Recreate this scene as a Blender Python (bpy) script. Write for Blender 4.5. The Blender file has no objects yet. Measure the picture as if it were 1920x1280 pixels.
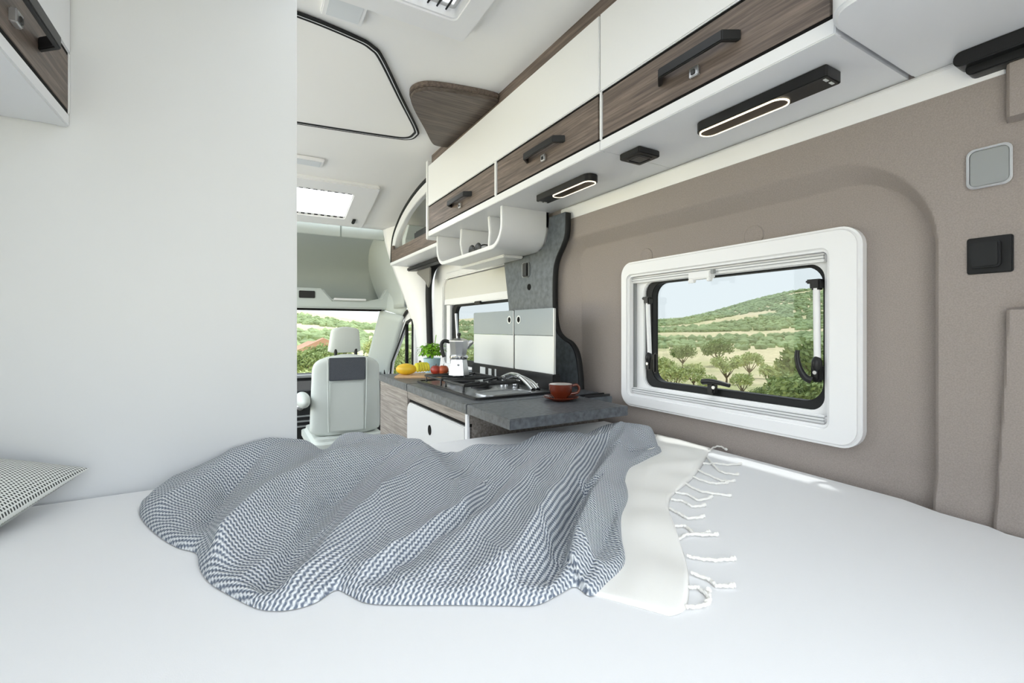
import bpy, bmesh, math, random
import numpy as np
from mathutils import Vector, Matrix
random.seed(7)
scene = bpy.context.scene
col = scene.collection
R = math.radians

# ------------------------------------------------------------------ camera
F_PX, U0, V0 = 865.0, 960.0, 615.0          # focal length and horizon of a 1920x1280 frame
YAW = math.atan(502 / 865.0)                 # camera turned right of the van's long axis
EYE = 1.14
cam_data = bpy.data.cameras.new('camera')
cam_data.sensor_width = 36.0
cam_data.lens = F_PX / 1920 * 36
cam_data.shift_y = -25 / 1920
cam_data.clip_start = 0.02
cam_data.clip_end = 6000
cam = bpy.data.objects.new('camera', cam_data)
cam.location = (0, 0, EYE)
cam.rotation_euler = (R(90), 0, -YAW)
col.objects.link(cam)
scene.camera = cam

# ------------------------------------------------------------------ sky, sun, exposure
world = bpy.data.worlds.new('hazy_sky')
scene.world = world
world.use_nodes = True
nt = world.node_tree
nt.nodes.clear()
w_out = nt.nodes.new('ShaderNodeOutputWorld')
w_bg = nt.nodes.new('ShaderNodeBackground')
w_tc = nt.nodes.new('ShaderNodeTexCoord')
w_sep = nt.nodes.new('ShaderNodeSeparateXYZ')
w_ramp = nt.nodes.new('ShaderNodeValToRGB')
w_ramp.color_ramp.elements[0].position = 0.0
w_ramp.color_ramp.elements[0].color = (0.91, 0.965, 1.0, 1)
w_ramp.color_ramp.elements[1].position = 0.6
w_ramp.color_ramp.elements[1].color = (0.85, 0.93, 1.0, 1)
nt.links.new(w_tc.outputs['Generated'], w_sep.inputs[0])
nt.links.new(w_sep.outputs['Z'], w_ramp.inputs[0])
nt.links.new(w_ramp.outputs[0], w_bg.inputs[0])
w_bg.inputs[1].default_value = 4.6
nt.links.new(w_bg.outputs[0], w_out.inputs[0])

sun_data = bpy.data.lights.new('sun', 'SUN')
sun_data.energy = 9.0
sun_data.angle = R(2.5)
sun_data.color = (1.0, 0.98, 0.96)
sun = bpy.data.objects.new('sun', sun_data)
sun.rotation_euler = Vector((-0.30, -0.28, -0.9)).to_track_quat('-Z', 'Y').to_euler()
col.objects.link(sun)

scene.view_settings.view_transform = 'Standard'
scene.view_settings.look = 'None'
scene.view_settings.gamma = 1.0
scene.view_settings.use_curve_mapping = False
scene.view_settings.exposure = -0.03

# ------------------------------------------------------------------ helpers
CA, SA = math.cos(YAW), math.sin(YAW)
def P(u, v, x=None, y=None, z=None):
    """a point of the place on a known plane, from where the photograph shows it"""
    l = (u - U0) / F_PX
    dx, dy, dz = l * CA + SA, CA - l * SA, (V0 - v) / F_PX
    t = x / dx if x is not None else y / dy if y is not None else (z - EYE) / dz
    return Vector((t * dx, t * dy, EYE + t * dz))

def sm(a, b, x):
    t = min(1.0, max(0.0, (x - a) / (b - a)))
    return t * t * (3 - 2 * t)

def tag(o, label=None, cat=None, group=None, kind=None):
    if label: o['label'] = label
    if cat: o['category'] = cat
    if group: o['group'] = group
    if kind: o['kind'] = kind
    return o

def thing(name, loc, label=None, cat=None, group=None, kind=None):
    o = bpy.data.objects.new(name, None)
    o.empty_display_size = 0.05
    o.location = loc
    col.objects.link(o)
    return tag(o, label, cat, group, kind)

def par(o, p):
    if p is not None:
        o.parent = p
        m = Matrix.Translation(p.location) if p.type == 'EMPTY' else p.matrix_basis
        if p.parent is not None:
            m = Matrix.Translation(Vector((0, 0, 0)))
        o.matrix_parent_inverse = m.inverted()
    return o

def finish(name, bm, mat, parent=None, bevel=0.0, seg=2, smooth=35, solid=0.0):
    if bevel > 0:
        bm.normal_update()
        es = [e for e in bm.edges if len(e.link_faces) == 2 and e.calc_face_angle(0) > 0.6]
        bmesh.ops.bevel(bm, geom=es, offset=bevel, segments=seg, affect='EDGES', clamp_overlap=True)
    bm.normal_update()
    me = bpy.data.meshes.new(name)
    bm.to_mesh(me)
    bm.free()
    if mat is not None:
        me.materials.append(mat)
    if smooth:
        me.polygons.foreach_set('use_smooth', [True] * len(me.polygons))
        me.set_sharp_from_angle(angle=R(smooth))
    o = bpy.data.objects.new(name, me)
    col.objects.link(o)
    if solid:
        md = o.modifiers.new('thickness', 'SOLIDIFY')
        md.thickness = solid
        md.offset = 0
    return par(o, parent)

def box(name, x, y, z, mat, parent=None, bevel=0.002, seg=2):
    bm = bmesh.new()
    bmesh.ops.create_cube(bm, size=1)
    for v in bm.verts:
        v.co = ((x[0] + x[1]) / 2 + v.co.x * (x[1] - x[0]), (y[0] + y[1]) / 2 + v.co.y * (y[1] - y[0]),
                (z[0] + z[1]) / 2 + v.co.z * (z[1] - z[0]))
    return finish(name, bm, mat, parent, bevel, seg)

def ax3(axis, a, p, q):
    return (a, p, q) if axis == 'x' else (p, a, q) if axis == 'y' else (p, q, a)

def prism(name, pts, axis, a0, a1, mat, parent=None, bevel=0.0, seg=2, smooth=35):
    """polygon in the plane across axis, pulled from a0 to a1"""
    bm = bmesh.new()
    lo = [bm.verts.new(ax3(axis, a0, *p)) for p in pts]
    hi = [bm.verts.new(ax3(axis, a1, *p)) for p in pts]
    n = len(pts)
    bm.faces.new(lo)
    bm.faces.new(hi[::-1])
    for i in range(n):
        bm.faces.new((lo[i], hi[i], hi[(i + 1) % n], lo[(i + 1) % n]))
    bmesh.ops.recalc_face_normals(bm, faces=bm.faces)
    return finish(name, bm, mat, parent, bevel, seg, smooth)

def rrect(a0, a1, b0, b1, r, n=6):
    rs = r if isinstance(r, (tuple, list)) else (r,) * 4      # (a0,b0) (a1,b0) (a1,b1) (a0,b1)
    out = []
    for (ca, cb, st, rr) in ((a0 + rs[0], b0 + rs[0], 180, rs[0]), (a1 - rs[1], b0 + rs[1], 270, rs[1]),
                             (a1 - rs[2], b1 - rs[2], 0, rs[2]), (a0 + rs[3], b1 - rs[3], 90, rs[3])):
        for k in range(n + 1):
            t = R(st + 90 * k / n)
            out.append((ca + rr * math.cos(t), cb + rr * math.sin(t)))
    return out

def ring(name, outer, inner, axis, a0, a1, mat, parent=None, bevel=0.0, seg=2):
    bm = bmesh.new()
    n = len(outer)
    L = [[bm.verts.new(ax3(axis, a, *p)) for p in pts] for a in (a0, a1) for pts in (outer, inner)]
    for i in range(n):
        j = (i + 1) % n
        bm.faces.new((L[0][i], L[0][j], L[1][j], L[1][i]))
        bm.faces.new((L[2][i], L[3][i], L[3][j], L[2][j]))
        bm.faces.new((L[0][i], L[2][i], L[2][j], L[0][j]))
        bm.faces.new((L[1][i], L[1][j], L[3][j], L[3][i]))
    bmesh.ops.recalc_face_normals(bm, faces=bm.faces)
    return finish(name, bm, mat, parent, bevel, seg)

def smooth_path(pts, per=8, closed=False):
    pts = [Vector(p) for p in pts]
    n = len(pts)
    out = []
    for i in range(n if closed else n - 1):
        g = (lambda k: pts[k % n]) if closed else (lambda k: pts[min(max(k, 0), n - 1)])
        p0, p1, p2, p3 = g(i - 1), g(i), g(i + 1), g(i + 2)
        for k in range(per):
            t = k / per
            out.append(0.5 * ((2 * p1) + (p2 - p0) * t + (2 * p0 - 5 * p1 + 4 * p2 - p3) * t * t
                              + (3 * p1 - p0 - 3 * p2 + p3) * t ** 3))
    if not closed:
        out.append(pts[-1].copy())
    return out

def tube_bm(bm, pts, r, n=8, closed=False, sx=1.0):
    pts = [Vector(p) for p in pts]
    m = len(pts)
    rings = []
    up = None
    for i, p in enumerate(pts):
        a = pts[(i - 1) % m] if (closed or i > 0) else p
        b = pts[(i + 1) % m] if (closed or i < m - 1) else p
        t = (b - a).normalized()
        if up is None:
            up = Vector((0, 0, 1)) if abs(t.z) < 0.9 else Vector((1, 0, 0))
        s = t.cross(up).normalized()
        up = s.cross(t).normalized()
        rr = r[i] if isinstance(r, (list, tuple)) else r
        rings.append([bm.verts.new(p + s * (rr * sx * math.cos(2 * math.pi * k / n)) + up * (rr * math.sin(2 * math.pi * k / n)))
                      for k in range(n)])
    for i in range(m if closed else m - 1):
        A, B = rings[i], rings[(i + 1) % m]
        for k in range(n):
            bm.faces.new((A[k], A[(k + 1) % n], B[(k + 1) % n], B[k]))
    if not closed:
        bm.faces.new(rings[0][::-1])
        bm.faces.new(rings[-1])

def tube(name, pts, r, mat, parent=None, n=8, closed=False, sx=1.0):
    bm = bmesh.new()
    tube_bm(bm, pts, r, n, closed, sx)
    bmesh.ops.recalc_face_normals(bm, faces=bm.faces)
    return finish(name, bm, mat, parent, smooth=50)

def lathe(name, prof, mat, parent=None, c=(0, 0, 0), n=32, axis='z', smooth=40):
    bm = bmesh.new()
    rows = []
    for (r, h) in prof:
        row = []
        for k in range(n):
            t = 2 * math.pi * k / n
            a, b = r * math.cos(t), r * math.sin(t)
            q = (a, b, h) if axis == 'z' else (h, a, b) if axis == 'x' else (a, h, b)
            row.append(bm.verts.new(Vector(c) + Vector(q)))
        rows.append(row)
    for i in range(len(rows) - 1):
        for k in range(n):
            bm.faces.new((rows[i][k], rows[i][(k + 1) % n], rows[i + 1][(k + 1) % n], rows[i + 1][k]))
    bm.faces.new(rows[0][::-1])
    bm.faces.new(rows[-1])
    bmesh.ops.recalc_face_normals(bm, faces=bm.faces)
    return finish(name, bm, mat, parent, smooth=smooth)

def sheet(name, fn, us, vs, mat, parent=None, solid=0.0, skip=None, smooth=40, uvfn=None):
    bm = bmesh.new()
    V = [[bm.verts.new(fn(u, v)) for v in vs] for u in us]
    uvl = bm.loops.layers.uv.new('UVMap') if uvfn else None
    UV = {}
    if uvfn:
        for i, u in enumerate(us):
            for j, v in enumerate(vs):
                UV[V[i][j]] = uvfn(u, v)
    for i in range(len(us) - 1):
        for j in range(len(vs) - 1):
            if skip and skip((us[i] + us[i + 1]) / 2, (vs[j] + vs[j + 1]) / 2):
                continue
            f = bm.faces.new((V[i][j], V[i + 1][j], V[i + 1][j + 1], V[i][j + 1]))
            if uvfn:
                for lp in f.loops:
                    lp[uvl].uv = UV[lp.vert]
    loose = [v for v in bm.verts if not v.link_faces]
    bmesh.ops.delete(bm, geom=loose, context='VERTS')
    return finish(name, bm, mat, parent, smooth=smooth, solid=solid)

def span(a, b, n):
    return [a + (b - a) * i / n for i in range(n + 1)]

def ellipsoid(name, c, r, mat, parent=None, seg=20, rot=None, warp=None):
    bm = bmesh.new()
    bmesh.ops.create_uvsphere(bm, u_segments=seg, v_segments=seg // 2 + 2, radius=1)
    for v in bm.verts:
        p = Vector((v.co.x * r[0], v.co.y * r[1], v.co.z * r[2]))
        if warp: p = warp(p)
        if rot: p = rot @ p
        v.co = Vector(c) + p
    return finish(name, bm, mat, parent, smooth=60)

# ------------------------------------------------------------------ materials
def srgb(r, g, b):
    f = lambda c: (c / 255 / 12.92) if c / 255 <= 0.04045 else ((c / 255 + 0.055) / 1.055) ** 2.4
    return (f(r), f(g), f(b), 1)

def base(name):
    m = bpy.data.materials.new(name)
    m.use_nodes = True
    t = m.node_tree
    return m, t, t.nodes['Principled BSDF']

def mat(name, c, rough=0.5, metal=0.0, spec=0.5, noise=0.0, nscale=40, bump=0.0, bscale=300, stretch=(1, 1, 1), emit=0.0):
    m, t, b = base(name)
    b.inputs['Base Color'].default_value = c
    b.inputs['Roughness'].default_value = rough
    b.inputs['Metallic'].default_value = metal
    b.inputs['Specular IOR Level'].default_value = spec
    if emit:
        b.inputs['Emission Color'].default_value = c
        b.inputs['Emission Strength'].default_value = emit
    if noise or bump:
        tc = t.nodes.new('ShaderNodeTexCoord')
        mp = t.nodes.new('ShaderNodeMapping')
        mp.inputs['Scale'].default_value = stretch
        t.links.new(tc.outputs['Object'], mp.inputs[0])
    if noise:
        nz = t.nodes.new('ShaderNodeTexNoise')
        nz.inputs['Scale'].default_value = nscale
        nz.inputs['Detail'].default_value = 4
        t.links.new(mp.outputs[0], nz.inputs['Vector'])
        mx = t.nodes.new('ShaderNodeMix')
        mx.data_type = 'RGBA'
        mx.inputs[6].default_value = tuple(max(0, x * (1 - noise)) for x in c[:3]) + (1,)
        mx.inputs[7].default_value = tuple(min(1, x * (1 + noise)) for x in c[:3]) + (1,)
        rp = t.nodes.new('ShaderNodeValToRGB')
        rp.color_ramp.elements[0].position = 0.3
        rp.color_ramp.elements[1].position = 0.7
        t.links.new(nz.outputs[0], rp.inputs[0])
        t.links.new(rp.outputs[0], mx.inputs[0])
        t.links.new(mx.outputs[2], b.inputs['Base Color'])
    if bump:
        nb = t.nodes.new('ShaderNodeTexNoise')
        nb.inputs['Scale'].default_value = bscale
        t.links.new(mp.outputs[0], nb.inputs['Vector'])
        bp = t.nodes.new('ShaderNodeBump')
        bp.inputs['Strength'].default_value = bump
        bp.inputs['Distance'].default_value = 0.002
        t.links.new(nb.outputs[0], bp.inputs['Height'])
        t.links.new(bp.outputs[0], b.inputs['Normal'])
    return m

def wood(name, c1, c2, c3, stretch, rough=0.5):
    m, t, b = base(name)
    tc = t.nodes.new('ShaderNodeTexCoord')
    mp = t.nodes.new('ShaderNodeMapping')
    mp.inputs['Scale'].default_value = stretch
    n1 = t.nodes.new('ShaderNodeTexNoise')
    n1.inputs['Scale'].default_value = 1.0
    n1.inputs['Detail'].default_value = 6
    n1.inputs['Roughness'].default_value = 0.65
    n1.inputs['Distortion'].default_value = 0.4
    rp = t.nodes.new('ShaderNodeValToRGB')
    e = rp.color_ramp.elements
    e[0].position, e[0].color = 0.32, c1
    e[1].position, e[1].color = 0.68, c3
    mid = e.new(0.5)
    mid.color = c2
    t.links.new(tc.outputs['Object'], mp.inputs[0])
    t.links.new(mp.outputs[0], n1.inputs['Vector'])
    t.links.new(n1.outputs[0], rp.inputs[0])
    t.links.new(rp.outputs[0], b.inputs['Base Color'])
    b.inputs['Roughness'].default_value = rough
    bp = t.nodes.new('ShaderNodeBump')
    bp.inputs['Strength'].default_value = 0.15
    bp.inputs['Distance'].default_value = 0.001
    t.links.new(n1.outputs[0], bp.inputs['Height'])
    t.links.new(bp.outputs[0], b.inputs['Normal'])
    return m

def glass(name, tint, refl=0.06, rough=0.02):
    m, t, b = base(name)
    t.nodes.remove(b)
    out = t.nodes['Material Output']
    tr = t.nodes.new('ShaderNodeBsdfTransparent')
    tr.inputs[0].default_value = tint
    gl = t.nodes.new('ShaderNodeBsdfGlossy')
    gl.inputs['Roughness'].default_value = rough
    mx = t.nodes.new('ShaderNodeMixShader')
    mx.inputs[0].default_value = refl
    t.links.new(tr.outputs[0], mx.inputs[1])
    t.links.new(gl.outputs[0], mx.inputs[2])
    t.links.new(mx.outputs[0], out.inputs[0])
    return m

def translucent(name, c, amount=0.6):
    m, t, b = base(name)
    b.inputs['Base Color'].default_value = c
    b.inputs['Roughness'].default_value = 0.8
    out = t.nodes['Material Output']
    tl = t.nodes.new('ShaderNodeBsdfTranslucent')
    tl.inputs[0].default_value = c
    mx = t.nodes.new('ShaderNodeMixShader')
    mx.inputs[0].default_value = amount
    t.links.new(b.outputs[0], mx.inputs[1])
    t.links.new(tl.outputs[0], mx.inputs[2])
    t.links.new(mx.outputs[0], out.inputs[0])
    return m

M = {}
M['white'] = mat('white laminate', srgb(232, 233, 235), 0.32, spec=0.4)
M['drawer'] = mat('pale grey laminate', srgb(212, 212, 211), 0.4, spec=0.3)
M['partition'] = mat('white wall board', srgb(216, 218, 220), 0.45, spec=0.3, noise=0.01, nscale=3)
M['plastic'] = mat('white plastic', srgb(240, 240, 241), 0.35, spec=0.4)
M['ceiling'] = mat('pale grey headliner', srgb(243, 242, 240), 0.85, spec=0.15, bump=0.05, bscale=500)
M['taupe'] = mat('taupe felt lining', srgb(156, 147, 142), 0.95, spec=0.1, noise=0.10, nscale=420, bump=0.35, bscale=520)
M['walnut'] = wood('dark walnut laminate', srgb(76, 66, 60), srgb(104, 91, 83), srgb(132, 117, 107), (120, 5, 120))
M['walnut_x'] = wood('walnut laminate across', srgb(70, 63, 57), srgb(96, 86, 79), srgb(122, 110, 102), (5, 120, 120))
M['greywood'] = wood('grey oak laminate', srgb(108, 101, 95), srgb(142, 134, 127), srgb(172, 164, 156), (150, 5, 150))
M['slate'] = mat('slate laminate', srgb(86, 90, 95), 0.42, spec=0.5, noise=0.38, nscale=75, bump=0.25, bscale=160)
M['slate_dark'] = mat('dark slate board', srgb(92, 98, 103), 0.36, spec=0.5, noise=0.30, nscale=45)
M['black'] = mat('black plastic', srgb(26, 26, 27), 0.4, spec=0.4)
M['gap'] = mat('dark shadow gap', srgb(20, 19, 19), 0.7, spec=0.1)
M['rubber'] = mat('black rubber', srgb(30, 31, 32), 0.6, spec=0.3)
M['chrome'] = mat('chrome', srgb(225, 226, 228), 0.12, 1.0)
M['alu'] = mat('brushed aluminium', srgb(212, 213, 215), 0.32, 1.0)
M['steel'] = mat('stainless steel', srgb(200, 201, 202), 0.28, 1.0)
M['sheet'] = mat('white bed sheet', srgb(245, 245, 246), 0.9, spec=0.1, bump=0.08, bscale=700)
M['cream'] = mat('cream cotton', srgb(252, 250, 245), 0.9, spec=0.1, bump=0.15, bscale=900)
M['seat'] = mat('pale grey leatherette', srgb(206, 211, 206), 0.55, spec=0.3, bump=0.05, bscale=300)
M['seat_dark'] = mat('charcoal seat fabric', srgb(86, 89, 95), 0.85, spec=0.1, noise=0.1, nscale=200)
M['cab'] = mat('pale grey cab plastic', srgb(190, 197, 194), 0.55, spec=0.3)
M['cablining'] = mat('grey green lining', srgb(182, 188, 184), 0.9, spec=0.1)
M['dash'] = mat('black dashboard', srgb(36, 37, 38), 0.6, spec=0.3)
M['grey'] = mat('mid grey fabric', srgb(138, 136, 132), 0.9, spec=0.1)
M['silver'] = mat('silver grey grille', srgb(150, 153, 153), 0.55, spec=0.4)
M['window_glass'] = glass('tinted acrylic', (0.43, 0.443, 0.443, 1), 0.02)
M['wind_glass'] = glass('windscreen glass', (0.60, 0.61, 0.61, 1), 0.02)
M['clear_glass'] = glass('clear glass', (0.92, 0.93, 0.93, 1), 0.03)
M['led'] = mat('warm light ring', (1.0, 0.86, 0.62, 1), 0.5, emit=2.2)
M['led_dark'] = mat('brown lamp core', srgb(58, 45, 34), 0.3)
M['blind'] = translucent('white pleated blind', (0.92, 0.93, 0.94, 1), 0.75)
M['diffuser_dome'] = translucent('opal acrylic dome', (0.55, 0.56, 0.57, 1), 0.7)
M['blind_beige'] = mat('pale pleated blind', srgb(214, 213, 207), 0.9, spec=0.1)
M['diffuser'] = mat('frosted lamp cover', srgb(220, 224, 228), 0.4)
M['brown_glaze'] = mat('brown glazed stoneware', srgb(98, 40, 23), 0.12, spec=0.6)
M['porcelain'] = mat('white porcelain', srgb(240, 238, 234), 0.15)
M['mango'] = mat('yellow papaya skin', srgb(232, 188, 40), 0.4, noise=0.2, nscale=18)
M['banana'] = mat('yellow banana skin', srgb(232, 220, 60), 0.45, noise=0.12, nscale=30)
M['apple'] = mat('red apple skin', srgb(150, 48, 34), 0.3, noise=0.35, nscale=30)
M['apple2'] = mat('red orange apple skin', srgb(190, 92, 52), 0.3, noise=0.35, nscale=30)
M['stem'] = mat('brown stem', srgb(78, 60, 38), 0.7)
M['beech'] = mat('beech board', srgb(206, 170, 128), 0.5, noise=0.1, nscale=30, stretch=(4, 0.5, 4))
M['pot_blue'] = mat('pale blue pot', srgb(186, 220, 232), 0.4)
M['herb'] = mat('fresh green leaf', srgb(118, 170, 36), 0.5, noise=0.25, nscale=60)
M['fabric_lid'] = mat('grey glass print', srgb(146, 155, 160), 0.2, spec=0.5)
M['lid_white'] = mat('white parts and lid reflection', srgb(216, 219, 218), 0.3, spec=0.5)  # white of small parts, and of the reflection painted on the lids
M['socket_in'] = mat('dark grey insert', srgb(52, 52, 53), 0.35)
M['floor'] = mat('grey vinyl floor', srgb(120, 116, 110), 0.6, noise=0.1, nscale=10)

# ------------------------------------------------------------------ van body (the setting)
REAR, FRONT = -0.32, 3.46
def roof_z(y):
    return 2.07 - (0.27 * max(0.0, y - 2.85) + 0.03 * sm(2.5, 2.9, y))

tag(box('floor', (-0.85, 1.30), (REAR, 4.9), (-0.05, 0.0), M['floor'], bevel=0), kind='structure',
    label='grey vinyl floor of the van')

VENT2 = (0.02, 0.60, 2.98, 3.33)
VENT1 = (0.14, 0.52, 0.60, 1.23)
def ceil_fn(x, y):
    edge = max(0.0, abs(x - 0.21) - 0.70)
    return Vector((x, y, roof_z(y) - 1.2 * edge * edge))
cu = sorted(set(span(-0.80, 1.22, 40) + [VENT2[0], VENT2[1], VENT1[0], VENT1[1]]))
cv = sorted(set(span(REAR, FRONT, 60) + [VENT2[2], VENT2[3], VENT1[2], VENT1[3]]))
tag(sheet('ceiling', ceil_fn, cu, cv, M['ceiling'], solid=0.012,
          skip=lambda x, y: any(w[0] < x < w[1] and w[2] < y < w[3] for w in (VENT1, VENT2))),
    kind='structure', label='pale grey headliner ceiling of the van')

tag(box('wall_left', (-0.82, -0.78), (REAR, 1.28), (0.0, 2.0), M['partition'], bevel=0), kind='structure',
    label='white left side wall of the van')
ring('added_opening_wall', rrect(1.28, FRONT, 0.0, 2.0, 0.001, 2), rrect(1.33, 3.42, 0.80, 1.96, 0.06, 2), 'x', -0.82, -0.78, M['partition'], bpy.data.objects['wall_left'])  # unseen wall, its large opening added to let daylight into the front
tag(box('wall_partition', (-0.78, 0.112), (1.243, 1.268), (0.0, 2.06), M['partition'], bevel=0.0025), kind='structure',
    label='plain white washroom partition wall at the foot of the bed')

ring('wall_rear', rrect(-0.82, 1.26, 0.0, 2.10, 0.001, 2), rrect(-0.50, 0.60, 0.30, 1.86, 0.05, 2), 'y', REAR - 0.04, REAR - 0.002, M['partition'])  # unseen rear wall, opening narrowed to dim the bed and partition
tag(bpy.data.objects['wall_rear'], kind='structure', label='unseen white rear end of the van, its opening shaped to limit the light')

# right wall: felt lining with the pressed recess round the window
def rec(y, z):
    # 1 inside the recess, 0 outside; the slope band differs per side
    cy0, cy1, top = 0.352, 1.575, 1.505
    rr = 0.20 if y < 0.9 else 0.13
    wid_top, wid_rear, wid_front = 0.045, 0.014, 0.10
    dy0, dy1, dz = y - cy0, cy1 - y, top - z
    d_side, wid = (dy0, wid_rear) if y < 0.9 else (dy1, wid_front)
    if d_side < rr and dz < rr:
        q = math.hypot(rr - d_side, rr - dz)
        d = rr - q
        a = math.atan2(rr - dz, max(1e-6, rr - d_side)) / (math.pi / 2)
        w = wid * (1 - a) + wid_top * a
    else:
        d, w = (d_side, wid) if d_side < dz else (dz, wid_top)
    t = min(1, max(0, d / w))
    return t
def wall_x(y, z):
    x = 1.144 + 0.042 * rec(y, z)
    ys = 0.256 + (0.012 if z < 1.17 else 0.0) * sm(1.17, 0.8, z)
    if z < 1.172 or z > 1.497:
        x -= 0.022 * sm(ys + 0.004, ys - 0.004, y)
    else:
        x -= 0.022 * sm(0.235, 0.215, y)
    x -= 0.12 * max(0.0, z - 1.60) ** 1.2
    x -= 0.015 * sm(0.86, 0.80, z)
    return x
WIN = (0.545, 1.19, 0.905, 1.325)
ys = sorted(set(span(REAR, 0.2, 10) + span(0.2, 0.62, 140) + span(0.62, 1.35, 50) + span(1.35, 1.68, 60)))
zs = span(0.70, 1.68, 190)
wr = sheet('wall_right', lambda y, z: Vector((wall_x(y, z), y, z)), ys, zs, M['taupe'], solid=0.006,
           skip=lambda y, z: WIN[0] < y < WIN[1] and WIN[2] < z < WIN[3])
tag(wr, kind='structure', label='taupe felt lined side wall with a pressed recess round the window')
for (y, z) in ((1.128, 1.384), (0.745, 1.388)):
    lathe('cover_cap', [(0.0005, 0), (0.0275, 0), (0.0275, -0.0062), (0.0258, -0.0075), (0.0235, -0.0062), (0.0005, -0.0062)], M['taupe'], wr,
          c=(1.188, y, z), n=36, axis='x')
for o in wr.children:
    o.scale = (1, 1, 1)
tag(box('wall_right_outer', (1.26, 1.28), (REAR, 1.68), (0.0, 0.86), M['white'], bevel=0), kind='structure',
    label='lower outer skin of the right side wall')
box('panel', (1.20, 1.26), (REAR, 0.50), (0.0, 1.75), M['white'], bpy.data.objects['wall_right_outer'], bevel=0)
box('panel', (1.24, 1.26), (0.50, 1.68), (1.37, 1.75), M['white'], bpy.data.objects['wall_right_outer'], bevel=0)
box('panel', (1.20, 1.26), (1.24, 1.68), (0.86, 1.37), M['white'], bpy.data.objects['wall_right_outer'], bevel=0)

# white rail between felt wall and overhead cabinets
t1 = prism('trim_1', [(1.128, 1.622), (1.134, 1.630), (1.17, 1.630), (1.17, 1.578), (1.148, 1.576), (1.140, 1.580)], 'y',
           0.262, 1.545, M['plastic'], bevel=0.0015)
tag(t1, kind='structure', label='white rail along the top of the taupe wall')

# ------------------------------------------------------------------ window by the bed
def rl(y0, y1, z0, z1, r, n=8):
    return rrect(y0, y1, z0, z1, r, n)
w1 = thing('window_1', (1.17, 0.86, 0.868), kind='structure', label='white framed acrylic window beside the bed')
ring('frame', rl(0.485, 1.228, 0.870, 1.369, 0.045), rl(0.556, 1.188, 0.914, 1.318, 0.012), 'x', 1.156, 1.190, M['plastic'], w1, bevel=0.008, seg=3)
ring('inner_frame', rl(0.54, 1.222, 0.896, 1.335, 0.01), rl(0.578, 1.150, 0.940, 1.296, 0.035), 'x', 1.196, 1.225, M['plastic'], w1, bevel=0.003)
ring('seal', rl(0.570, 1.156, 0.934, 1.302, 0.04), rl(0.586, 1.122, 0.960, 1.292, 0.045), 'x', 1.206, 1.236, M['rubber'], w1, bevel=0.003)
prism('pane', rl(0.572, 1.150, 0.938, 1.298, 0.04), 'x', 1.226, 1.2295, M['window_glass'], w1)
# blind rails
for (z0, z1) in ((1.297, 1.317), (0.915, 0.933)):
    rail = box('blind_rail', (1.176, 1.195), (0.566, 1.196), (z0, z1), M['plastic'], w1, bevel=0.004)
    for k in range(2):
        zz = z0 + 0.006 + 0.007 * k
        box('groove', (1.1745, 1.178), (0.568, 1.195), (zz, zz + 0.002), M['silver'], rail, bevel=0)
box('side_channel', (1.184, 1.197), (1.184, 1.194), (0.930, 1.300), M['silver'], w1, bevel=0.002)
tb = box('blind_grip', (1.166, 1.192), (0.868, 0.945), (1.286, 1.307), M['plastic'], w1, bevel=0.003)
box('tab', (1.166, 1.180), (0.925, 0.945), (1.277, 1.288), M['plastic'], tb, bevel=0.002)
box('tab', (1.166, 1.180), (0.868, 0.880), (1.277, 1.288), M['plastic'], tb, bevel=0.002)
box('clip', (1.166, 1.178), (0.856, 0.866), (1.298, 1.310), M['silver'], tb, bevel=0.001)
# stays
def stay(ya, za, yb, zb, name='window_stay'):
    s_ = tube(name, [(1.190, ya, za), (1.190, yb, zb)], 0.0075, M['plastic'], w1, n=12)
    box('top_joint', (1.180, 1.205), (ya - 0.012, ya + 0.012), (za - 0.004, za + 0.022), M['black'], s_, bevel=0.004)
    box('bracket', (1.182, 1.205), (ya - 0.012, ya + 0.022), (za + 0.012, za + 0.022), M['black'], s_, bevel=0.003)
    ellipsoid('knuckle', (1.188, yb, zb - 0.012), (0.014, 0.011, 0.020), M['black'], s_, seg=14)
    box('catch', (1.180, 1.206), (yb - 0.010, yb + 0.012), (zb - 0.055, zb - 0.012), M['black'], s_, bevel=0.005)
    lathe('rivet', [(0.0005, 0), (0.0045, 0), (0.0045, 0.003), (0.0005, 0.0035)], M['alu'], s_, c=(1.177, yb, zb - 0.032), n=12, axis='x')
    return s_
s1 = stay(1.128, 1.225, 1.120, 1.052)
box('lever', (1.176, 1.192), (1.082, 1.096), (0.990, 1.058), M['black'], s1, bevel=0.005)
s2 = stay(0.592, 1.236, 0.590, 1.066)
lv = smooth_path([(1.176, 0.596, 1.015), (1.170, 0.608, 1.022), (1.166, 0.618, 1.042), (1.166, 0.624, 1.068), (1.168, 0.624, 1.086)], 6)
tube('lever', lv, [0.009 - 0.004 * i / (len(lv) - 1) for i in range(len(lv))], M['black'], s2, n=10)
lt = box('latch', (1.182, 1.206), (0.868, 0.892), (0.945, 0.984), M['black'], w1, bevel=0.005)
lp = smooth_path([(1.178, 0.900, 0.981), (1.174, 0.875, 0.985), (1.174, 0.845, 0.984), (1.176, 0.812, 0.979)], 6)
tube('lever', lp, [0.009 - 0.0035 * i / (len(lp) - 1) for i in range(len(lp))], M['black'], lt, n=10)
lathe('rivet', [(0.0005, 0), (0.005, 0), (0.005, 0.003), (0.0005, 0.0035)], M['alu'], lt, c=(1.180, 0.868, 0.967), n=12, axis='x')

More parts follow.
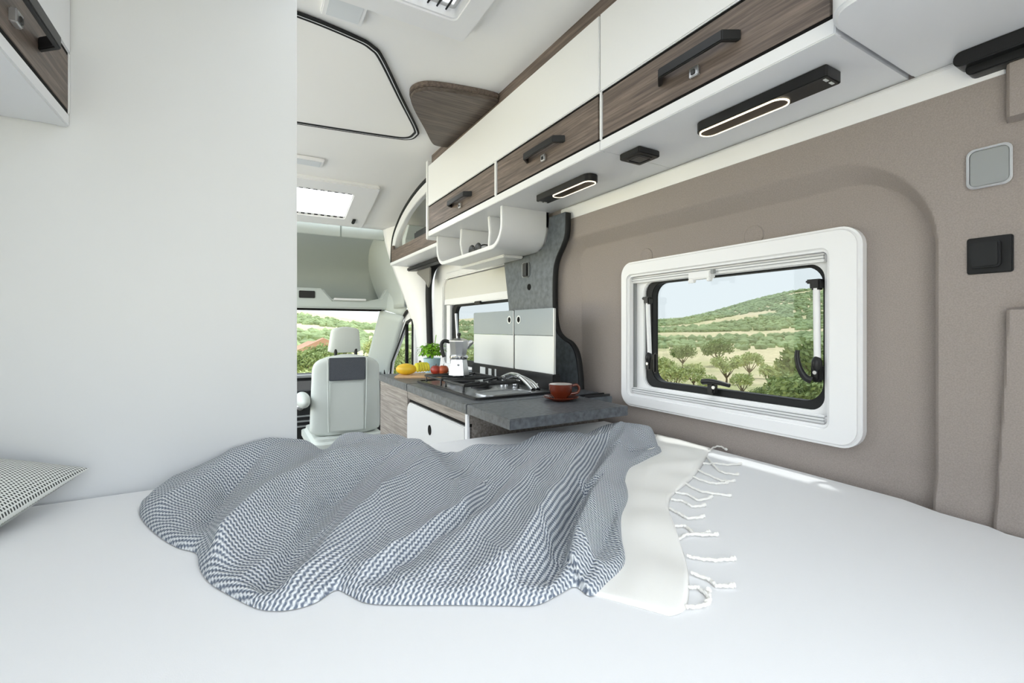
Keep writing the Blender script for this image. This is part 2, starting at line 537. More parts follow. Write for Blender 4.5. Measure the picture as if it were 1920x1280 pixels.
# ------------------------------------------------------------------ sliding door side with kitchen window
sd = thing('wall_right_door', (1.2, 2.5, 0.0), kind='structure', label='white sliding door panel behind the kitchen')
SDO = rl(1.60, 3.17, 0.0, 1.60, (0.01, 0.01, 0.16, 0.01))
ring('door_panel', SDO, rl(1.72, 3.00, 0.90, 1.475, (0.05, 0.05, 0.07, 0.03)), 'x', 1.185, 1.215, M['plastic'], sd, bevel=0.006)
ring('outer_panel', rl(1.60, 3.6, 0.0, 1.95, 0.01), rl(1.76, 2.90, 0.93, 1.33, 0.04), 'x', 1.245, 1.26, M['plastic'], sd)
box('fold_line', (1.180, 1.187), (1.72, 2.92), (1.508, 1.516), M['white'], sd, bevel=0.002)
box('header', (1.13, 1.20), (1.66, 2.8), (1.60, 1.64), M['white'], sd, bevel=0.002)
w2 = thing('window_2', (1.2, 2.4, 0.95), kind='structure', label='kitchen window with half raised blind and grey stays')
box('blind', (1.205, 1.209), (1.74, 3.0), (1.335, 1.47), M['blind_beige'], w2, bevel=0)
box('blind_rail', (1.195, 1.215), (1.74, 2.99), (1.295, 1.337), M['plastic'], w2, bevel=0.005)
box('blind_grip', (1.188, 1.20), (2.42, 2.50), (1.283, 1.30), M['black'], w2, bevel=0.003)
box('side_channel', (1.195, 1.214), (2.965, 2.995), (0.9, 1.30), M['silver'], w2, bevel=0.002)
box('side_frame', (1.20, 1.216), (2.90, 2.965), (0.9, 1.30), M['plastic'], w2, bevel=0.002)
ring('seal', rl(1.70, 2.905, 0.90, 1.296, 0.04), rl(1.76, 2.845, 0.935, 1.282, 0.05), 'x', 1.218, 1.243, M['rubber'], w2, bevel=0.003)
prism('pane', rl(1.70, 2.90, 0.92, 1.33, 0.03), 'x', 1.236, 1.239, M['window_glass'], w2)
tube('window_stay', [(1.20, 2.80, 1.235), (1.20, 2.77, 1.05)], 0.0085, M['alu'], w2, n=10)
box('window_catch', (1.19, 1.215), (2.745, 2.78), (0.99, 1.05), M['black'], w2, bevel=0.005)

# front door seal, black rail and B pillar
sp = smooth_path([(1.175, 2.70, 1.608), (1.172, 2.95, 1.604), (1.17, 3.10, 1.585), (1.17, 3.20, 1.52), (1.17, 3.235, 1.40), (1.175, 3.23, 1.15), (1.18, 3.20, 0.6)], 8)
o = tube('door_seal', sp, 0.024, M['rubber'], sd, n=10)
def pil(v, w):           # v: height, w: 0 at the hoop edge of the cab, 1 at the door seal
    h = sm(0.9, 1.95, v)
    xe = 1.155 - 0.262 * h ** 1.15
    ye = 3.46
    xs, ys_ = 1.19, 3.25
    bulge = 0.03 * math.sin(math.pi * w)
    return Vector((xe + (xs - xe) * w - bulge, ye + (ys_ - ye) * w - bulge, v))
bp_ = sheet('wall_pillar', pil, span(0.0, 1.94, 40), span(0, 1, 12), M['plastic'], solid=0.01)
tag(bp_, kind='structure', label='white curved pillar lining between sliding door and cab')
tk = thing('door_track_cover', (1.1, 3.2, 1.57), 'black rail end above the sliding door seal, under the open shelf', 'rail')
box('rail', (1.04, 1.10), (2.72, 3.36), (1.558, 1.587), M['black'], tk, bevel=0.006)
prism('infill', [(3.34, 1.558), (3.02, 1.558), (3.02, 1.46), (3.06, 1.42), (3.12, 1.47), (3.24, 1.52)], 'x', 1.10, 1.112, M['grey'], tk, bevel=0.003)

# ------------------------------------------------------------------ cab
cabl = thing('wall_cab', (0.3, 4.2, 1.3), kind='structure', label='grey green lined roof locker above the cab')
prof = smooth_path([(0, 3.47, 1.905), (0, 3.72, 1.875), (0, 4.02, 1.80), (0, 4.25, 1.66), (0, 4.30, 1.52), (0, 4.22, 1.40), (0, 4.02, 1.34), (0, 3.90, 1.335)], 8)
nprof = len(prof)
def cabfn(x, i):
    p = prof[int(i)]
    return Vector((x, p.y, p.z))
sheet('lining', cabfn, span(-0.8, 1.06, 20), list(range(nprof)), M['cablining'], cabl, solid=0.008)
def cabside(t, i):
    p = prof[int(i)]
    q = Vector((0, 3.95, 1.45))
    return Vector((1.0 - 0.13 * sm(1.4, 1.95, p.z) + 0.03 * t, q.y + (p.y - q.y) * t, q.z + (p.z - q.z) * t))
def side_fn(a, b):
    # right cheek of the locker
    y = 3.47 + (4.36 - 3.47) * a
    z = 1.30 + (1.94 - 1.30) * b
    return Vector((1.06 - 0.16 * sm(1.35, 1.95, z) , y, z))
sheet('cheek', side_fn, span(0, 1, 12), span(0, 1, 14), M['cablining'], cabl, solid=0.008)
fl = box('flap', (-0.8, 0.60), (3.50, 3.515), (1.80, 1.895), M['cablining'], cabl, bevel=0.004)
fl.rotation_euler = (0, 0, 0)
box('flap', (0.608, 0.915), (3.50, 3.515), (1.80, 1.895), M['cablining'], cabl, bevel=0.004)
hs = thing('cab_header_shelf', (0.4, 3.9, 1.29), 'pale grey header shelf above the windscreen with a raised display housing', 'shelf')
prism('lip', [(-0.8, 1.295), (1.06, 1.295), (1.10, 1.47), (1.03, 1.47), (0.985, 1.385), (0.86, 1.362), (0.70, 1.362), (0.605, 1.362), (0.53, 1.452), (-0.8, 1.452)],
      'y', 3.86, 3.94, M['cab'], hs, bevel=0.012)
box('display', (0.36, 0.475), (3.852, 3.866), (1.372, 1.428), M['black'], hs, bevel=0.004)
box('grip_strip', (0.61, 0.86), (3.845, 3.87), (1.362, 1.378), M['white'], hs, bevel=0.004)
box('visor_edge', (0.05, 0.99), (3.87, 4.0), (1.282, 1.298), M['gap'], hs, bevel=0.003)
# windscreen
ws = thing('window_3', (0.3, 4.3, 0.7), kind='structure', label='windscreen of the cab')
bm = bmesh.new()
q = [(-0.9, 3.98, 1.29), (1.03, 3.98, 1.29), (1.06, 4.72, 0.70), (-0.9, 4.72, 0.70)]
vs_ = [bm.verts.new(p) for p in q] + [bm.verts.new((p[0], p[1] + 0.004, p[2] + 0.005)) for p in q]
bm.faces.new(vs_[:4]); bm.faces.new(vs_[7:3:-1])
for i in range(4):
    bm.faces.new((vs_[i], vs_[(i + 1) % 4], vs_[4 + (i + 1) % 4], vs_[4 + i]))
bmesh.ops.recalc_face_normals(bm, faces=bm.faces)
finish('pane', bm, M['wind_glass'], ws)
# A pillar and cab door
ap = thing('wall_cab_pillar', (1.05, 4.2, 0.7), kind='structure', label='pale grey windscreen pillar of the cab')
def apf(t, w):
    a = Vector((1.005, 3.96, 1.30)).lerp(Vector((1.03, 4.72, 0.68)), t)
    b = Vector((1.10, 3.60, 1.235)).lerp(Vector((1.12, 4.18, 0.68)), t ** 0.9)
    p = a.lerp(b, w)
    p.x -= 0.02 * math.sin(math.pi * w)
    return p
sheet('cover', apf, span(0, 1, 12), span(0, 1, 8), M['cab'], ap, solid=0.01)
def apf2(t, w):
    a = Vector((1.005, 3.96, 1.30)).lerp(Vector((1.10, 3.60, 1.235)), t)
    b = Vector((1.06, 3.86, 1.47)).lerp(Vector((1.12, 3.42, 1.47)), t)
    return a.lerp(b, w)
sheet('corner_cover', apf2, span(0, 1, 6), span(0, 1, 6), M['cab'], ap, solid=0.01)
cd = thing('door_1', (1.12, 3.8, 0.0), kind='structure', label='cab passenger door with quarter window')
DO = [(3.40, 1.30), (3.60, 1.255), (3.90, 1.02), (4.12, 0.86), (4.20, 0.70), (4.20, 0.10), (3.40, 0.10)]
DI = [(3.425, 1.215), (3.585, 1.185), (3.83, 0.98), (4.01, 0.84), (4.05, 0.74), (4.0, 0.72), (3.425, 0.72)]
def scalep(pts, d, c):
    out = []
    for p in pts:
        v = Vector((p[0] - c[0], p[1] - c[1]))
        out.append((c[0] + v.x * d, c[1] + v.y * d))
    return out
ring('frame', DO, DI, 'x', 1.115, 1.14, M['plastic'], cd, bevel=0.004)
ring('seal', scalep(DI, 1.03, (3.7, 0.9)), scalep(DI, 0.95, (3.7, 0.9)), 'x', 1.105, 1.118, M['rubber'], cd, bevel=0.002)
sealo = smooth_path([(1.105, 3.43, 1.285), (1.102, 3.60, 1.245), (1.10, 3.90, 1.01), (1.10, 4.12, 0.84), (1.10, 4.19, 0.70), (1.10, 4.20, 0.5)], 6)
tube('outer_seal', sealo, 0.012, M['rubber'], cd)
prism('pane', DI, 'x', 1.126, 1.130, M['wind_glass'], cd)
box('quarter_bar', (1.112, 1.135), (3.60, 3.625), (0.72, 1.18), M['rubber'], cd, bevel=0.003)
# dashboard
db = thing('dashboard', (0.1, 4.3, 0.0), 'black dashboard under the windscreen, seen left of the cab seat', 'dashboard')
prism('body', [(4.05, 0.30), (4.10, 0.62), (4.25, 0.73), (4.75, 0.72), (4.75, 0.0), (4.2, 0.0)], 'x', -0.8, 1.08, M['dash'], db, bevel=0.02)
box('top_rim', (-0.78, 1.05), (4.22, 4.30), (0.722, 0.744), M['silver'], db, bevel=0.006)
box('centre_stack', (0.22, 0.52), (3.98, 4.12), (0.20, 0.64), M['dash'], db, bevel=0.02)
for (x, z) in ((0.30, 0.60), (0.38, 0.60), (0.30, 0.52), (0.38, 0.52)):
    lathe('knob', [(0.0005, 0), (0.026, 0), (0.026, -0.02), (0.018, -0.026), (0.0005, -0.026)], M['alu'], db, c=(x, 3.98, z), n=16, axis='y')
for z in (0.44, 0.40, 0.36):
    box('vent_slat', (0.26, 0.48), (3.965, 3.985), (z, z + 0.012), M['silver'], db, bevel=0.003)

# cab seat seen from behind
st = thing('cab_chair', (0.60, 3.3, 0.0), 'pale grey cab seat with charcoal pad on its back, seen from behind', 'seat')
SY = 3.24
def back_fn(cx, w0, w1, z0, z1, y0, depth, nx=28, nz=32, name='backrest'):
    bm = bmesh.new()
    rows = []
    for j in range(nz + 1):
        b = j / nz
        z = z0 + (z1 - z0) * b
        half = (w0 + (w1 - w0) * b) / 2
        e = 1.0
        if b > 0.80: e = math.sqrt(max(0, 1 - ((b - 0.80) / 0.21) ** 2)) * 0.52 + 0.48 * (1 - ((b - 0.8) / 0.2) ** 5)
        if b < 0.08: e = 0.80 + 0.20 * math.sqrt(1 - (1 - b / 0.08) ** 2)
        row = []
        for k in range(nx):
            t = 2 * math.pi * k / nx
            c_, s_ = math.cos(t), math.sin(t)
            px = abs(c_) ** 0.6 * (1 if c_ > 0 else -1) * half * e
            dp = depth / 2 * (0.75 + 0.25 * math.sin(math.pi * min(1, b + 0.15)))
            if b > 0.93: dp *= 1 - 0.6 * ((b - 0.93) / 0.07) ** 2
            py = abs(s_) ** 0.6 * (1 if s_ > 0 else -1) * dp
            row.append(bm.verts.new((cx + px, y0 + py + 0.10 * (1 - b) * 0.4, z)))
        rows.append(row)
    for j in range(nz):
        for k in range(nx):
            bm.faces.new((rows[j][k], rows[j][(k + 1) % nx], rows[j + 1][(k + 1) % nx], rows[j + 1][k]))
    bm.faces.new(rows[0][::-1]); bm.faces.new(rows[-1])
    bmesh.ops.recalc_face_normals(bm, faces=bm.faces)
    return finish(name, bm, M['seat'], st, smooth=60)
back_fn(0.600, 0.46, 0.43, 0.43, 0.965, SY + 0.02, 0.13)
prism('back_pad', rrect(0.478, 0.708, 0.795, 0.945, 0.006, 3), 'y', SY - 0.052, SY - 0.03, M['seat_dark'], st, bevel=0.004)
prism('back_panel', rrect(0.478, 0.708, 0.455, 0.786, 0.02, 4), 'y', SY - 0.036, SY - 0.01, M['seat'], st, bevel=0.008)
for x in (0.470, 0.716):
    tube('seam', smooth_path([(x, SY - 0.046, 0.94), (x, SY - 0.050, 0.75), (x + (0.006 if x < 0.6 else -0.006), SY - 0.038, 0.46)], 6), 0.0045, M['seat'], st)
back_fn(0.592, 0.215, 0.175, 0.975, 1.15, SY + 0.03, 0.10, 24, 20, 'headrest')
for x in (0.53, 0.66):
    tube('headrest_post', [(x, SY + 0.03, 0.93), (x, SY + 0.03, 1.0)], 0.011, M['black'], st)
ellipsoid('armrest', (0.335, SY + 0.10, 0.665), (0.045, 0.17, 0.05), M['seat'], st)
bs = prism('seat_cushion', rrect(0.36, 0.85, SY - 0.10, SY + 0.52, 0.08, 5), 'z', 0.33, 0.425, M['seat'], st, bevel=0.03, seg=3)
box('pedestal', (0.42, 0.80), (SY - 0.02, SY + 0.42), (0.0, 0.335), M['dash'], st, bevel=0.01)

# ------------------------------------------------------------------ overhead cabinets, right
def handle(name, axis_x, ya, yb, z, side, parent):
    """black bow handle on a front at x; side -1 sticks out to -x, +1 to +x"""
    d = 0.034 * side
    t = 0.009 * side
    pts = [(axis_x, ya), (axis_x + d, ya + 0.020), (axis_x + d, yb - 0.030), (axis_x, yb),
           (axis_x, yb - 0.013), (axis_x + d - t, yb - 0.036), (axis_x + d - t, ya + 0.027), (axis_x, ya + 0.012)]
    return prism(name, pts, 'z', z - 0.011, z + 0.011, M['black'], parent, bevel=0.002)

def latch(x, y, z, side, parent):
    l_ = box('latch', (min(x, x + side * 0.010), max(x, x + side * 0.010)), (y - 0.012, y + 0.012), (z - 0.011, z + 0.011), M['alu'], parent, bevel=0.002)
    box('latch_slot', (min(x, x + side * 0.0125), max(x, x + side * 0.0125)), (y - 0.005, y + 0.005), (z - 0.007, z + 0.003), M['socket_in'], l_, bevel=0.001)

FX = 0.852
def wood_front(c, y0, y1, hy0, hy1):
    f = box('drawer_front', (FX, FX + 0.016), (y0 + 0.004, y1 - 0.004), (1.664, 1.785), M['walnut'], c, bevel=0.001)
    box('shadow_gap', (FX + 0.001, FX + 0.014), (y0, y1), (1.658, 1.666), M['gap'], c, bevel=0)
    box('shadow_gap', (FX + 0.001, FX + 0.014), (y0, y1), (1.783, 1.791), M['gap'], c, bevel=0)
    handle('handle', FX, hy0, hy1, 1.722, -1, f)
    latch(FX, (hy0 + hy1) / 2, 1.697, -1, f)

oc = thing('overhead_cabinet', (1.0, 0.69, 1.63), 'white overhead cabinet with one walnut front, nearest over the bed window', 'cabinet')
box('carcass', (FX + 0.014, 1.15), (0.396, 0.9805), (1.632, 2.004), M['white'], oc, bevel=0)
box('upper_flap', (FX - 0.004, FX + 0.014), (0.394, 0.9785), (1.791, 2.005), M['white'], oc, bevel=0.0025)
box('bottom_lip', (FX - 0.002, FX + 0.02), (0.394, 0.9805), (1.630, 1.658), M['white'], oc, bevel=0.002)
box('divider', (FX - 0.004, FX + 0.014), (0.9735, 0.9808), (1.658, 1.791), M['white'], oc, bevel=0.0015)
wood_front(oc, 0.398, 0.975, 0.562, 0.775)
oc2 = thing('overhead_cabinet', (1.0, 1.67, 1.63), 'long white overhead cabinet with two walnut fronts, above the kitchen end', 'cabinet')
box('carcass', (FX + 0.014, 1.15), (0.9825, 2.36), (1.632, 2.004), M['white'], oc2, bevel=0)
box('upper_flap', (FX - 0.004, FX + 0.014), (0.9825, 2.352), (1.791, 2.005), M['white'], oc2, bevel=0.0025)
box('bottom_lip', (FX - 0.002, FX + 0.02), (0.9815, 2.356), (1.630, 1.658), M['white'], oc2, bevel=0.002)
box('divider', (FX - 0.004, FX + 0.014), (1.586, 1.600), (1.658, 1.791), M['white'], oc2, bevel=0.0015)
box('end_panel', (FX - 0.008, 1.12), (2.353, 2.376), (1.615, 2.035), M['white'], oc2, bevel=0.003)
wood_front(oc2, 0.986, 1.586, 1.142, 1.366)
wood_front(oc2, 1.600, 2.352, 1.812, 2.048)
tb_ = box('trim_2', (0.868, 0.886), (REAR, 2.352), (2.004, 2.078), M['walnut'], bevel=0)
tag(tb_, kind='structure', label='walnut fascia strip between overhead cabinets and ceiling')

# rounded white end cabinet nearest the camera
cp = smooth_path([(0.852, 0.3905, 0), (0.828, 0.386, 0), (0.806, 0.376, 0), (0.792, 0.360, 0), (0.786, 0.335, 0), (0.784, 0.30, 0)], 5)
outl = [(p.x, p.y) for p in cp] + [(0.784, REAR), (1.15, REAR), (1.15, 0.3905)]
ec = prism('end_cabinet', outl, 'z', 1.630, 2.06, M['white'], bevel=0.006, seg=3)
tag(ec, 'rounded white end cabinet overhead at the rear corner', 'cabinet')

# walnut corner board at the ceiling
def zp(u, v, z): 
    p = P(u, v, z=z); return (p.x, p.y)
bo = smooth_path([Vector((a, b, 0)) for (a, b) in ((0.867, 1.600), (0.79, 1.602), (0.64, 1.632), (0.575, 1.668), (0.556, 1.735), (0.60, 1.83), (0.70, 1.985), (0.775, 2.105), (0.81, 2.135), (0.867, 2.13))], 5)
cb = prism('corner_board', [(p.x, p.y) for p in bo], 'z', 2.030, 2.044, M['walnut_x'], bevel=0.002)
prism('edge_board', [(0.72 + (p.x - 0.72) * 1.035 if p.x < 0.85 else p.x, 1.86 + (p.y - 1.86) * 1.02) for p in bo], 'z', 2.044, 2.064, M['walnut'], cb, bevel=0.003)
tag(cb, 'dark walnut corner board under the ceiling beside the far cabinet', 'board')

# ------------------------------------------------------------------ lamps and sockets under the cabinets
def led_lamp(y0, y1, flip, label):
    c = thing('led_lamp', (0.96, (y0 + y1) / 2, 1.612), label, 'lamp', 'slim lamps under the overhead cabinets')
    s_ = 1 if not flip else -1
    end, tip = (y0, y1) if not flip else (y1, y0)      # usb end, ring end
    rr = (0.004, 0.004, 0.024, 0.024) if not flip else (0.024, 0.024, 0.004, 0.004)
    x0, x1 = 0.934, 0.988
    prism('housing', rrect(x0, x1, y0, y1, rr, 6), 'z', 1.608, 1.631, M['black'], c, bevel=0.0015)
    ra, rb = sorted((tip - s_ * 0.004, end + s_ * 0.085))
    o_, i_ = rrect(x0 + 0.004, x1 - 0.004, ra, rb, 0.0225, 8), rrect(x0 + 0.007, x1 - 0.007, ra + 0.003, rb - 0.003, 0.0195, 8)
    ring('light_ring', o_, i_, 'z', 1.6055, 1.609, M['led'], c)
    prism('core', i_, 'z', 1.6065, 1.609, M['led_dark'], c)
    for dx in (0.009, 0.030):
        ya, yb = sorted((end + s_ * 0.006, end + s_ * 0.011))
        box('usb_port', (x0 + dx, x0 + dx + 0.012), (ya, yb), (1.6068, 1.609), M['lid_white'], c, bevel=0)
    return c
led_lamp(0.447, 0.742, False, 'longer looking black lamp bar under the nearest overhead cabinet')
led_lamp(1.136, 1.432, True, 'small looking black lamp bar under the far overhead cabinet')
so = thing('power_socket', (0.96, 0.94, 1.61), 'square black power socket under the overhead cabinet between the lamps', 'socket')
prism('plate', rrect(0.918, 0.998, 0.900, 0.978, 0.006, 3), 'z', 1.614, 1.631, M['black'], so, bevel=0.002)
ring('rim', rrect(0.930, 0.986, 0.912, 0.966, 0.010, 4), rrect(0.935, 0.981, 0.917, 0.961, 0.008, 4), 'z', 1.611, 1.615, M['socket_in'], so, bevel=0.001)
prism('insert', rrect(0.938, 0.978, 0.920, 0.958, 0.006, 3), 'z', 1.612, 1.615, M['socket_in'], so, bevel=0.001)

# ------------------------------------------------------------------ hanging cubby with sunglasses
cu_ = thing('wall_cubby', (1.0, 1.95, 1.47), 'white hanging cubby with rounded ends under the far overhead cabinet', 'shelf')
def ucurve(y0, y1, z0, z1, r, n=10):
    pts = [(y0, z1)]
    for k in range(n + 1):
        t = R(180 + 90 * k / n); pts.append((y0 + r + r * math.cos(t), z0 + r + r * math.sin(t)))
    for k in range(n + 1):
        t = R(270 + 90 * k / n); pts.append((y1 - r + r * math.cos(t), z0 + r + r * math.sin(t)))
    pts.append((y1, z1))
    return pts
uo = ucurve(1.615, 2.345, 1.470, 1.632, 0.095)
ui = ucurve(1.632, 2.328, 1.487, 1.632, 0.080)
prism('shell', uo + ui[::-1], 'x', 0.892, 1.12, M['white'], cu_, bevel=0.002, smooth=30)
prism('back', uo, 'x', 1.105, 1.118, M['white'], cu_)
prism('inner_wall', [(1.80, 1.632), (1.79, 1.56), (1.805, 1.487), (1.82, 1.487), (1.81, 1.56), (1.82, 1.632)], 'x', 0.93, 1.105, M['white'], cu_, bevel=0.003)
prism('inner_wall', [(2.10, 1.632), (2.11, 1.56), (2.08, 1.487), (2.095, 1.487), (2.125, 1.56), (2.115, 1.632)], 'x', 0.93, 1.105, M['white'], cu_, bevel=0.003)
box('under_lip', (1.00, 1.105), (1.80, 2.28), (1.458, 1.471), M['white'], cu_, bevel=0.004)
sg = thing('sunglasses', (0.94, 1.93, 1.488), 'dark sunglasses lying in the white hanging cubby', 'sunglasses')
for (y, sgn) in ((1.905, 1), (1.972, 1)):
    ellipsoid('lens', (0.925, y, 1.507), (0.007, 0.033, 0.024), M['black'], sg, seg=16)
tube('bridge', smooth_path([(0.925, 1.925, 1.511), (0.923, 1.938, 1.515), (0.925, 1.952, 1.511)], 4), 0.003, M['black'], sg)
tube('temple', smooth_path([(0.925, 1.878, 1.512), (0.95, 1.872, 1.518), (1.03, 1.868, 1.502)], 5), 0.003, M['black'], sg)
tube('temple', smooth_path([(0.925, 2.0, 1.512), (0.95, 2.004, 1.518), (1.03, 2.01, 1.502)], 5), 0.003, M['black'], sg)

# ------------------------------------------------------------------ open shelf towards the cab
sh = thing('open_shelf', (1.0, 2.8, 1.58), 'open end shelf with walnut lip and arched white side, left of the far cabinet', 'shelf')
LX = 0.905
prism('lip', [(3.27, 1.608), (3.27, 1.722), (3.235, 1.722), (3.215, 1.690), (2.50, 1.690), (2.42, 1.665), (2.378, 1.66), (2.378, 1.608)], 'x', LX, LX + 0.016, M['walnut'], sh, bevel=0.002)
box('bottom', (LX, 1.14), (2.376, 3.30), (1.588, 1.609), M['white'], sh, bevel=0.003)
ap_o = smooth_path([(0, 3.34, 1.60), (0, 3.30, 1.77), (0, 3.15, 1.875), (0, 2.95, 1.945), (0, 2.70, 1.99), (0, 2.38, 2.01)], 6)
ap_i = smooth_path([(0, 3.27, 1.60), (0, 3.235, 1.745), (0, 3.10, 1.825), (0, 2.92, 1.89), (0, 2.68, 1.93), (0, 2.38, 1.95)], 6)
prism('arch', [(p.y, p.z) for p in ap_o] + [(p.y, p.z) for p in ap_i[::-1]], 'x', LX + 0.018, LX + 0.05, M['white'], sh, bevel=0.003)
tube('arch_seal', [(LX + 0.03, p.y + 0.012, p.z + 0.014) for p in ap_o], 0.016, M['rubber'], sh)
box('back', (1.13, 1.145), (2.376, 3.30), (1.60, 1.93), M['cab'], sh, bevel=0)
prism('inner_cheek', [(3.20, 1.609), (3.17, 1.77), (3.05, 1.84), (3.02, 1.83), (3.10, 1.75), (3.12, 1.609)], 'x', LX + 0.05, 1.13, M['cab'], sh, bevel=0.002)
bn = thing('radio', (1.0, 2.75, 1.61), 'small black device standing on the open shelf', 'device')
box('body', (0.958, 1.00), (2.60, 2.93), (1.6095, 1.768), M['black'], bn, bevel=0.012)
box('grip', (0.960, 0.995), (2.50, 2.68), (1.755, 1.830), M['dash'], bn, bevel=0.012)

# ------------------------------------------------------------------ slate splash board with switches
sb_out = [(1.99, 1.470), (1.72, 1.470), (1.665, 1.478), (1.625, 1.505), (1.605, 1.55), (1.600, 1.605), (1.487, 1.605)]
sb_curve = smooth_path([Vector((1.484, 1.60, 0)), Vector((1.488, 1.52, 0)), Vector((1.512, 1.475, 0)), Vector((1.552, 1.425, 0)), Vector((1.570, 1.370, 0)), Vector((1.573, 1.25, 0)),
                        Vector((1.566, 1.175, 0)), Vector((1.545, 1.125, 0)), Vector((1.505, 1.097, 0)), Vector((1.455, 1.077, 0)), Vector((1.422, 1.037, 0)), Vector((1.405, 0.966, 0)), Vector((1.400, 0.905, 0))], 5)
sbp = sb_out + [(p.x, p.y) for p in sb_curve] + [(2.10, 0.905), (2.10, 0.99), (1.95, 0.99), (1.94, 1.233)]
spb = thing('splash_board', (1.11, 1.7, 0.905), 'dark slate splash board with S-curved edge on the kitchen wall', 'panel')
prism('board', sbp, 'x', 1.108, 1.128, M['slate_dark'], spb, bevel=0.0015)
ed = [(1.118, p.x - 0.004, p.y) for p in sb_curve]
tube('edge_band', ed, 0.0125, M['rubber'], spb, n=10, sx=0.6)
box('switch', (1.094, 1.109), (1.755, 1.795), (1.372, 1.435), M['black'], spb, bevel=0.004)
prism('switch_plate', rrect(1.752, 1.812, 1.370, 1.438, 0.012, 4), 'x', 1.102, 1.109, M['silver'], spb, bevel=0.002)
lathe('socket_hole', [(0.0005, 0), (0.014, 0), (0.014, 0.003), (0.0005, 0.003)], M['gap'], spb, c=(1.106, 1.755, 1.325), n=20, axis='x')

# ------------------------------------------------------------------ kitchen block
CT = 0.905
kc = thing('kitchen_cabinet', (0.86, 1.86, 0.0), 'grey oak kitchen cabinet with white drawer front beyond the bed', 'cabinet')
box('carcass', (0.626, 1.15), (1.335, 2.365), (0.0, 0.872), M['greywood'], kc, bevel=0.001)
box('side_front', (0.608, 0.628), (1.945, 2.405), (0.05, 0.870), M['greywood'], kc, bevel=0.002)
box('top_rail', (0.608, 0.628), (1.322, 1.941), (0.838, 0.870), M['greywood'], kc, bevel=0.002)
box('end_post', (0.604, 0.613), (1.320, 1.338), (0.10, 0.870), M['white'], kc, bevel=0.002)
box('shadow_gap', (0.614, 0.628), (1.335, 1.93), (0.826, 0.840), M['gap'], kc, bevel=0)
df = prism('drawer_front', rrect(1.340, 1.936, 0.30, 0.826, (0.01, 0.01, 0.04, 0.004), 6), 'x', 0.603, 0.624, M['drawer'], kc, bevel=0.003)
prism('finger_hole', [(1.655 + 0.017 * math.cos(R(k * 18)), 0.757 + 0.019 * math.sin(R(k * 18))) for k in range(20)], 'x', 0.6015, 0.606, M['gap'], df)
wt = box('worktop', (0.592, 1.125), (1.302, 1.902), (0.874, CT), M['slate'], bevel=0.002)
tag(wt, 'slate grey worktop section carrying the gas hob', 'worktop')
wt2 = box('worktop', (0.592, 1.125), (1.908, 2.37), (0.874, CT), M['slate'], bevel=0.002)
tag(wt2, 'slate grey worktop section at the cab end, under the fruit board', 'worktop')
fp = box('flap_table', (0.592, 1.004), (1.030, 1.298), (0.876, CT), M['slate'], bevel=0.002)
tag(fp, 'slate grey flap of the worktop hanging over the bed, cup on it', 'table')
wc = thing('corner_shelf', (1.06, 1.34, 0.88), 'narrow black corner shelf between worktop flap and taupe wall', 'shelf')
box('board', (1.008, 1.125), (1.232, 1.300), (0.872, 0.900), M['slate_dark'], wc, bevel=0.002)
box('rib', (1.012, 1.12), (1.238, 1.246), (0.898, 0.908), M['black'], wc, bevel=0.001)
box('rib', (1.012, 1.12), (1.268, 1.276), (0.898, 0.908), M['black'], wc, bevel=0.001)

# hob with sink
hb = thing('gas_hob', (0.82, 1.65, CT), 'stainless steel gas hob with black pan supports in the worktop', 'hob')
ring('rim', rrect(0.648, 0.992, 1.352, 1.955, 0.02, 4), rrect(0.660, 0.980, 1.364, 1.943, 0.015, 4), 'z', CT, CT + 0.008, M['black'], hb, bevel=0.002)
prism('tray', rrect(0.658, 0.982, 1.362, 1.945, 0.015, 4), 'z', CT, CT + 0.0035, M['steel'], hb)
ring('sink_edge', rrect(0.70, 0.90, 1.38, 1.50, 0.04, 6), rrect(0.712, 0.888, 1.392, 1.488, 0.03, 6), 'z', CT + 0.003, CT + 0.008, M['steel'], hb, bevel=0.002)
prism('sink_bowl', rrect(0.712, 0.888, 1.392, 1.488, 0.03, 6), 'z', CT + 0.003, CT + 0.0045, M['silver'], hb)
for (bx, by, br) in ((0.80, 1.835, 0.040), (0.80, 1.615, 0.032)):
    b_ = lathe('burner', [(0.0005, 0), (br * 1.3, 0), (br * 1.3, 0.004), (br, 0.006), (br, 0.014), (br * 0.75, 0.018), (0.0005, 0.018)], M['black'], hb, c=(bx, by, CT + 0.003), n=28)
    lathe('cap', [(0.0005, 0), (br * 0.7, 0), (br * 0.68, 0.004), (0.0005, 0.005)], M['dash'], b_, c=(bx, by, CT + 0.021), n=28)
for (gx, gy) in ((0.80, 1.835), (0.80, 1.615)):
    g_ = thing('pan_support', (gx, gy, CT))
    par(g_, hb)
    g_.matrix_parent_inverse = Matrix.Translation(hb.location).inverted()
    for s_ in (-1, 1):
        tube('bar', [(gx + s_ * 0.115, gy - 0.10, CT + 0.028), (gx + s_ * 0.115, gy + 0.10, CT + 0.028)], 0.005, M['black'], None).parent = None
    for ob in [o for o in col.objects if o.name.startswith('bar') and o.parent is None]:
        ob.parent = hb
        ob.matrix_parent_inverse = Matrix.Translation(hb.location).inverted()
    bpy.data.objects.remove(g_)
    for k in range(4):
        a = R(45 + 90 * k)
        p0 = Vector((gx + 0.028 * math.cos(a), gy + 0.028 * math.sin(a), CT + 0.028))
        p1 = Vector((gx + 0.115 * (1 if math.cos(a) > 0 else -1), gy + 0.085 * (1 if math.sin(a) > 0 else -1), CT + 0.028))
        tube('bar', [p0, p1, Vector((p1.x, p1.y, CT + 0.004))], 0.0048, M['black'], hb)
    for s_ in (-1, 1):
        tube('bar', [(gx - 0.115, gy + s_ * 0.10, CT + 0.028), (gx + 0.115, gy + s_ * 0.10, CT + 0.028)], 0.005, M['black'], hb)
